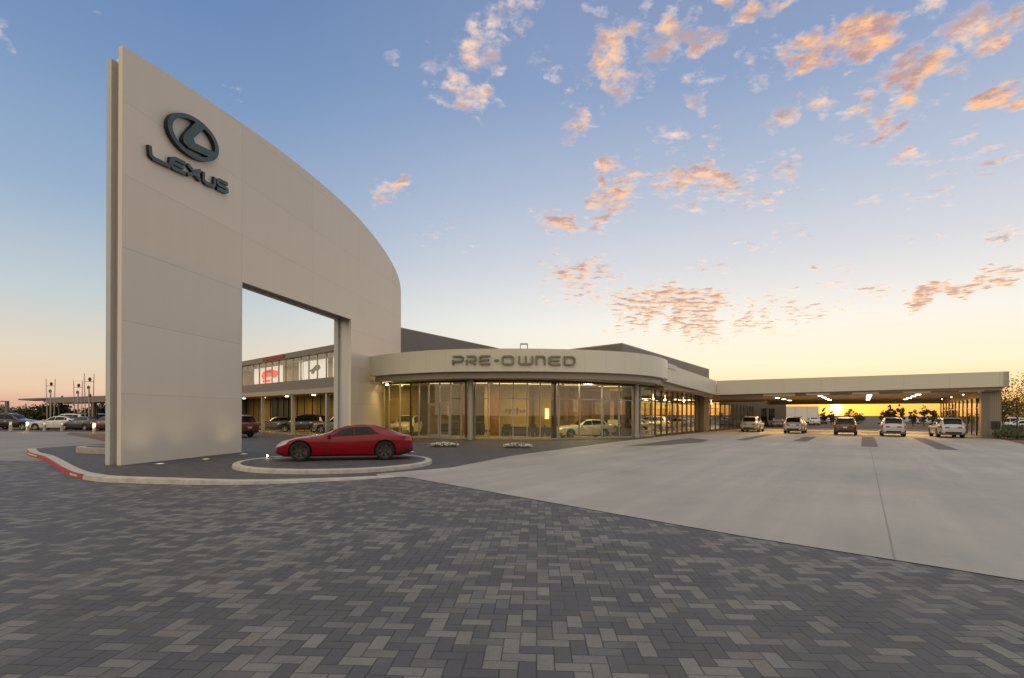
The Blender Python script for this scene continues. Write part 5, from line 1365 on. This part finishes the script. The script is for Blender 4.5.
# ================================================================== RIGHT SIDE and beyond the canopy
hp = [G(994.5, 437.5), G(1030, 446), G(1090, 452), G(1090, 436), G(1010, 431.5), G(996, 433)]
sheet('planting_bed', [tuple(v.xy) for v in hp], .02, M['mulch'])
k = 0
for px, py, sx, sy, h_, lb in ((1008, 436.8, 3.4, 2.6, .85, 'low dark hedge beside the ribbed end pier'), (1030, 440, 4.0, 3.0, .8, 'low dark hedge at the right edge of the photo'), (1012, 432.8, 5.5, 2.0, 1.0, 'dark hedge behind the front hedge by the pier')):
    p = G(px, py); bush('hedge', lb, 'hedge', (p.x, p.y, .0), sx, sy, h_, 2600, [M['leaf']], 60 + k, .12, 'low hedges right of the canopy', R(-30)); k += 1
for px, d_, h_, r_, lm, lb, n_ in ((1017, 48, 5.6, 2.5, 'leafdry', 'sparse young tree with thin leaves at the right edge of the photo', 1700), (1002, 66, 4.2, 2.0, 'leaf2', 'low tree between the canopy end and the young tree', 1400), (1012, 85, 3.8, 3.2, 'leaf', 'dark tree behind the white cars on the right', 1500), (1040, 75, 4.4, 3.2, 'leaf', 'dark tree just beyond the right edge', 1200)):
    p = AT(px, 414, d_); tree('tree', lb, (p.x, p.y, 0), h_, r_, n_, M[lm], int(px), 'trees right of the canopy', .14 if px == 1017 else .22, .07, .30 if px == 1017 else .15)
for k, (px, py, c_, kd, lb) in enumerate(((1006, 429.8, 'white_car', 'suv', 'white SUV parked just right of the canopy end'), (1020, 431.6, 'white_car', 'sedan', 'white sedan parked behind the hedge at the right edge'), (1006, 426.6, 'silver_car', 'sedan', 'silver sedan in the second row right of the canopy'), (1026, 428, 'white_car', 'suv', 'white SUV in the second row at the right edge'))):
    p = G(px, py, .01); car(kd, c_, 'parked_car', lb, 'car', (p.x, p.y, 0), R(150 + 7 * k), 'cars parked right of the canopy', 1.0, 0)
p = G(993.3, 437.0); t = thing('sign_post', 'thin grey post beside the ribbed end pier', 'post', (p.x, p.y, .012))
b = MB(); b.tube([(0, 0, 0), (0, 0, 1.3)], .035, 8); b.obj('pole', M['alu'], t, 60); b = MB(); b.box((0, -.04, 1.15), (.16, .02, .24)); b.obj('plate', M['plate'], t)
# white trailer and far car park
p = G(799, 424.6); t = thing('box_trailer', 'plain white box trailer parked beyond the canopy', 'trailer', (p.x, p.y, 0), -DANG)
b = MB(); b.box((0, 0, 2.15), (6.6, 2.6, 2.9)); b.obj('box_body', M['white'], t)
b = MB(); b.box((-.6, -1.32, 2.15), (.05, .04, 2.9)); b.box((1.5, -1.32, 2.15), (.05, .04, 2.9)); b.obj('side_rib', M['curb'], t)
for x in (-2.2, -1.2, 2.2):
    for y in (-1.1, 1.1): b = MB(); b.lathe([(0, -.15), (.42, -.15), (.5, -.1), (.5, .1), (.42, .15), (0, .15)], (x, y, .5), 'Y', 20); b.obj('wheel', M['tyre'], t, 40)
b = MB(); b.box((0, 0, .66), (6.4, 1.0, .14)); b.obj('chassis', M['black_metal'], t)
far = [(812, 425.2, 'white_car', 'sedan'), (820, 424.0, 'silver_car', 'suv'), (829, 422.6, 'white_car', 'sedan'), (836, 421.8, 'grey_car', 'sedan'), (776, 427.0, 'white_car', 'sedan'), (899, 422.8, 'white_car', 'suv'), (908, 423.4, 'silver_car', 'sedan'), (918, 423.2, 'white_car', 'suv'), (928, 424, 'white_car', 'sedan')]
fl = ['white sedan just right of the white trailer', 'silver SUV second in the row beyond the trailer', 'white sedan third in the row beyond the trailer', 'grey sedan at the far end of the row by the sun', 'white sedan between the service wing and the trailer', 'white SUV far off behind the silver SUV right of the sun', 'silver sedan far off between two white SUVs', 'white SUV far off left of the glazed screen', 'white sedan far off next to the glazed screen']
for (px, py, c_, kd), lb in zip(far, fl):
    p = G(px, py); car(kd, c_, 'parked_car', lb, 'car', (p.x, p.y, 0), R(75 if px < 850 else 165), 'cars in the far lot beyond the canopy', 1.0, 0)
ft = [(824, 110, 4.4, 1.5), (831, 108, 3.6, 1.6), (818, 130, 3.0, 2.4), (849, 105, 3.9, 2.2), (858, 112, 3.0, 2.6), (858, 150, 2.0, 3.0), (889, 95, 4.6, 1.4), (893, 92, 3.9, 1.5), (901, 90, 5.0, 1.5), (884, 110, 3.4, 2.4), (913, 92, 3.6, 1.8), (924, 96, 4.6, 1.8), (932, 100, 4.0, 2.0), (950, 100, 4.5, 2.0), (965, 96, 3.8, 2.2)]
wh = ['slim tree left of the sun beyond the canopy', 'short tree right beside the slim one left of the sun', 'low tree behind the far white sedan', 'dark tree just right of the sun', 'low rounded tree above the dark SUV', 'low wide tree right of the dark SUV', 'slim tree above the left shoulder of the silver SUV right of the sun', 'slim tree above the roof of the silver SUV right of the sun', 'tallest slim tree right of the sun', 'low bush-like tree behind the slim trees', 'short tree between the two taller slim ones', 'slim tree left of the end of the opening', 'tree at the right end of the opening', 'tree seen through the glazed screen', 'low tree seen through the glazed screen']
for k, (px, d_, h_, r_) in enumerate(ft):
    p = AT(px, 414, d_); tree('tree', wh[k], (p.x, p.y, 0), h_ * .8, r_ * (.42 if 'slim' in wh[k] or 'tree' == wh[k][:4] else .5), 420, M['leaf'], 300 + k, 'trees in the far car park', .30, .09, .15)
# displayed cars seen through the wing glass
for k, (t_, o_, c_, kd, lb) in enumerate(((5.5, 4.2, 'silver_car', 'sedan', 'silver sedan inside the service wing near the round showroom'), (14, 5.5, 'white_car', 'suv', 'white SUV inside the service wing behind the corner pier'), (26, 6, 'white_car', 'sedan', 'white sedan deep inside the service wing'))):
    p = W0 + Dv * t_ - Av * o_; car(kd, c_, 'showroom_car', lb, 'car', (p.x, p.y, .022), R(160), 'cars inside the service wing', 1.0, 0)
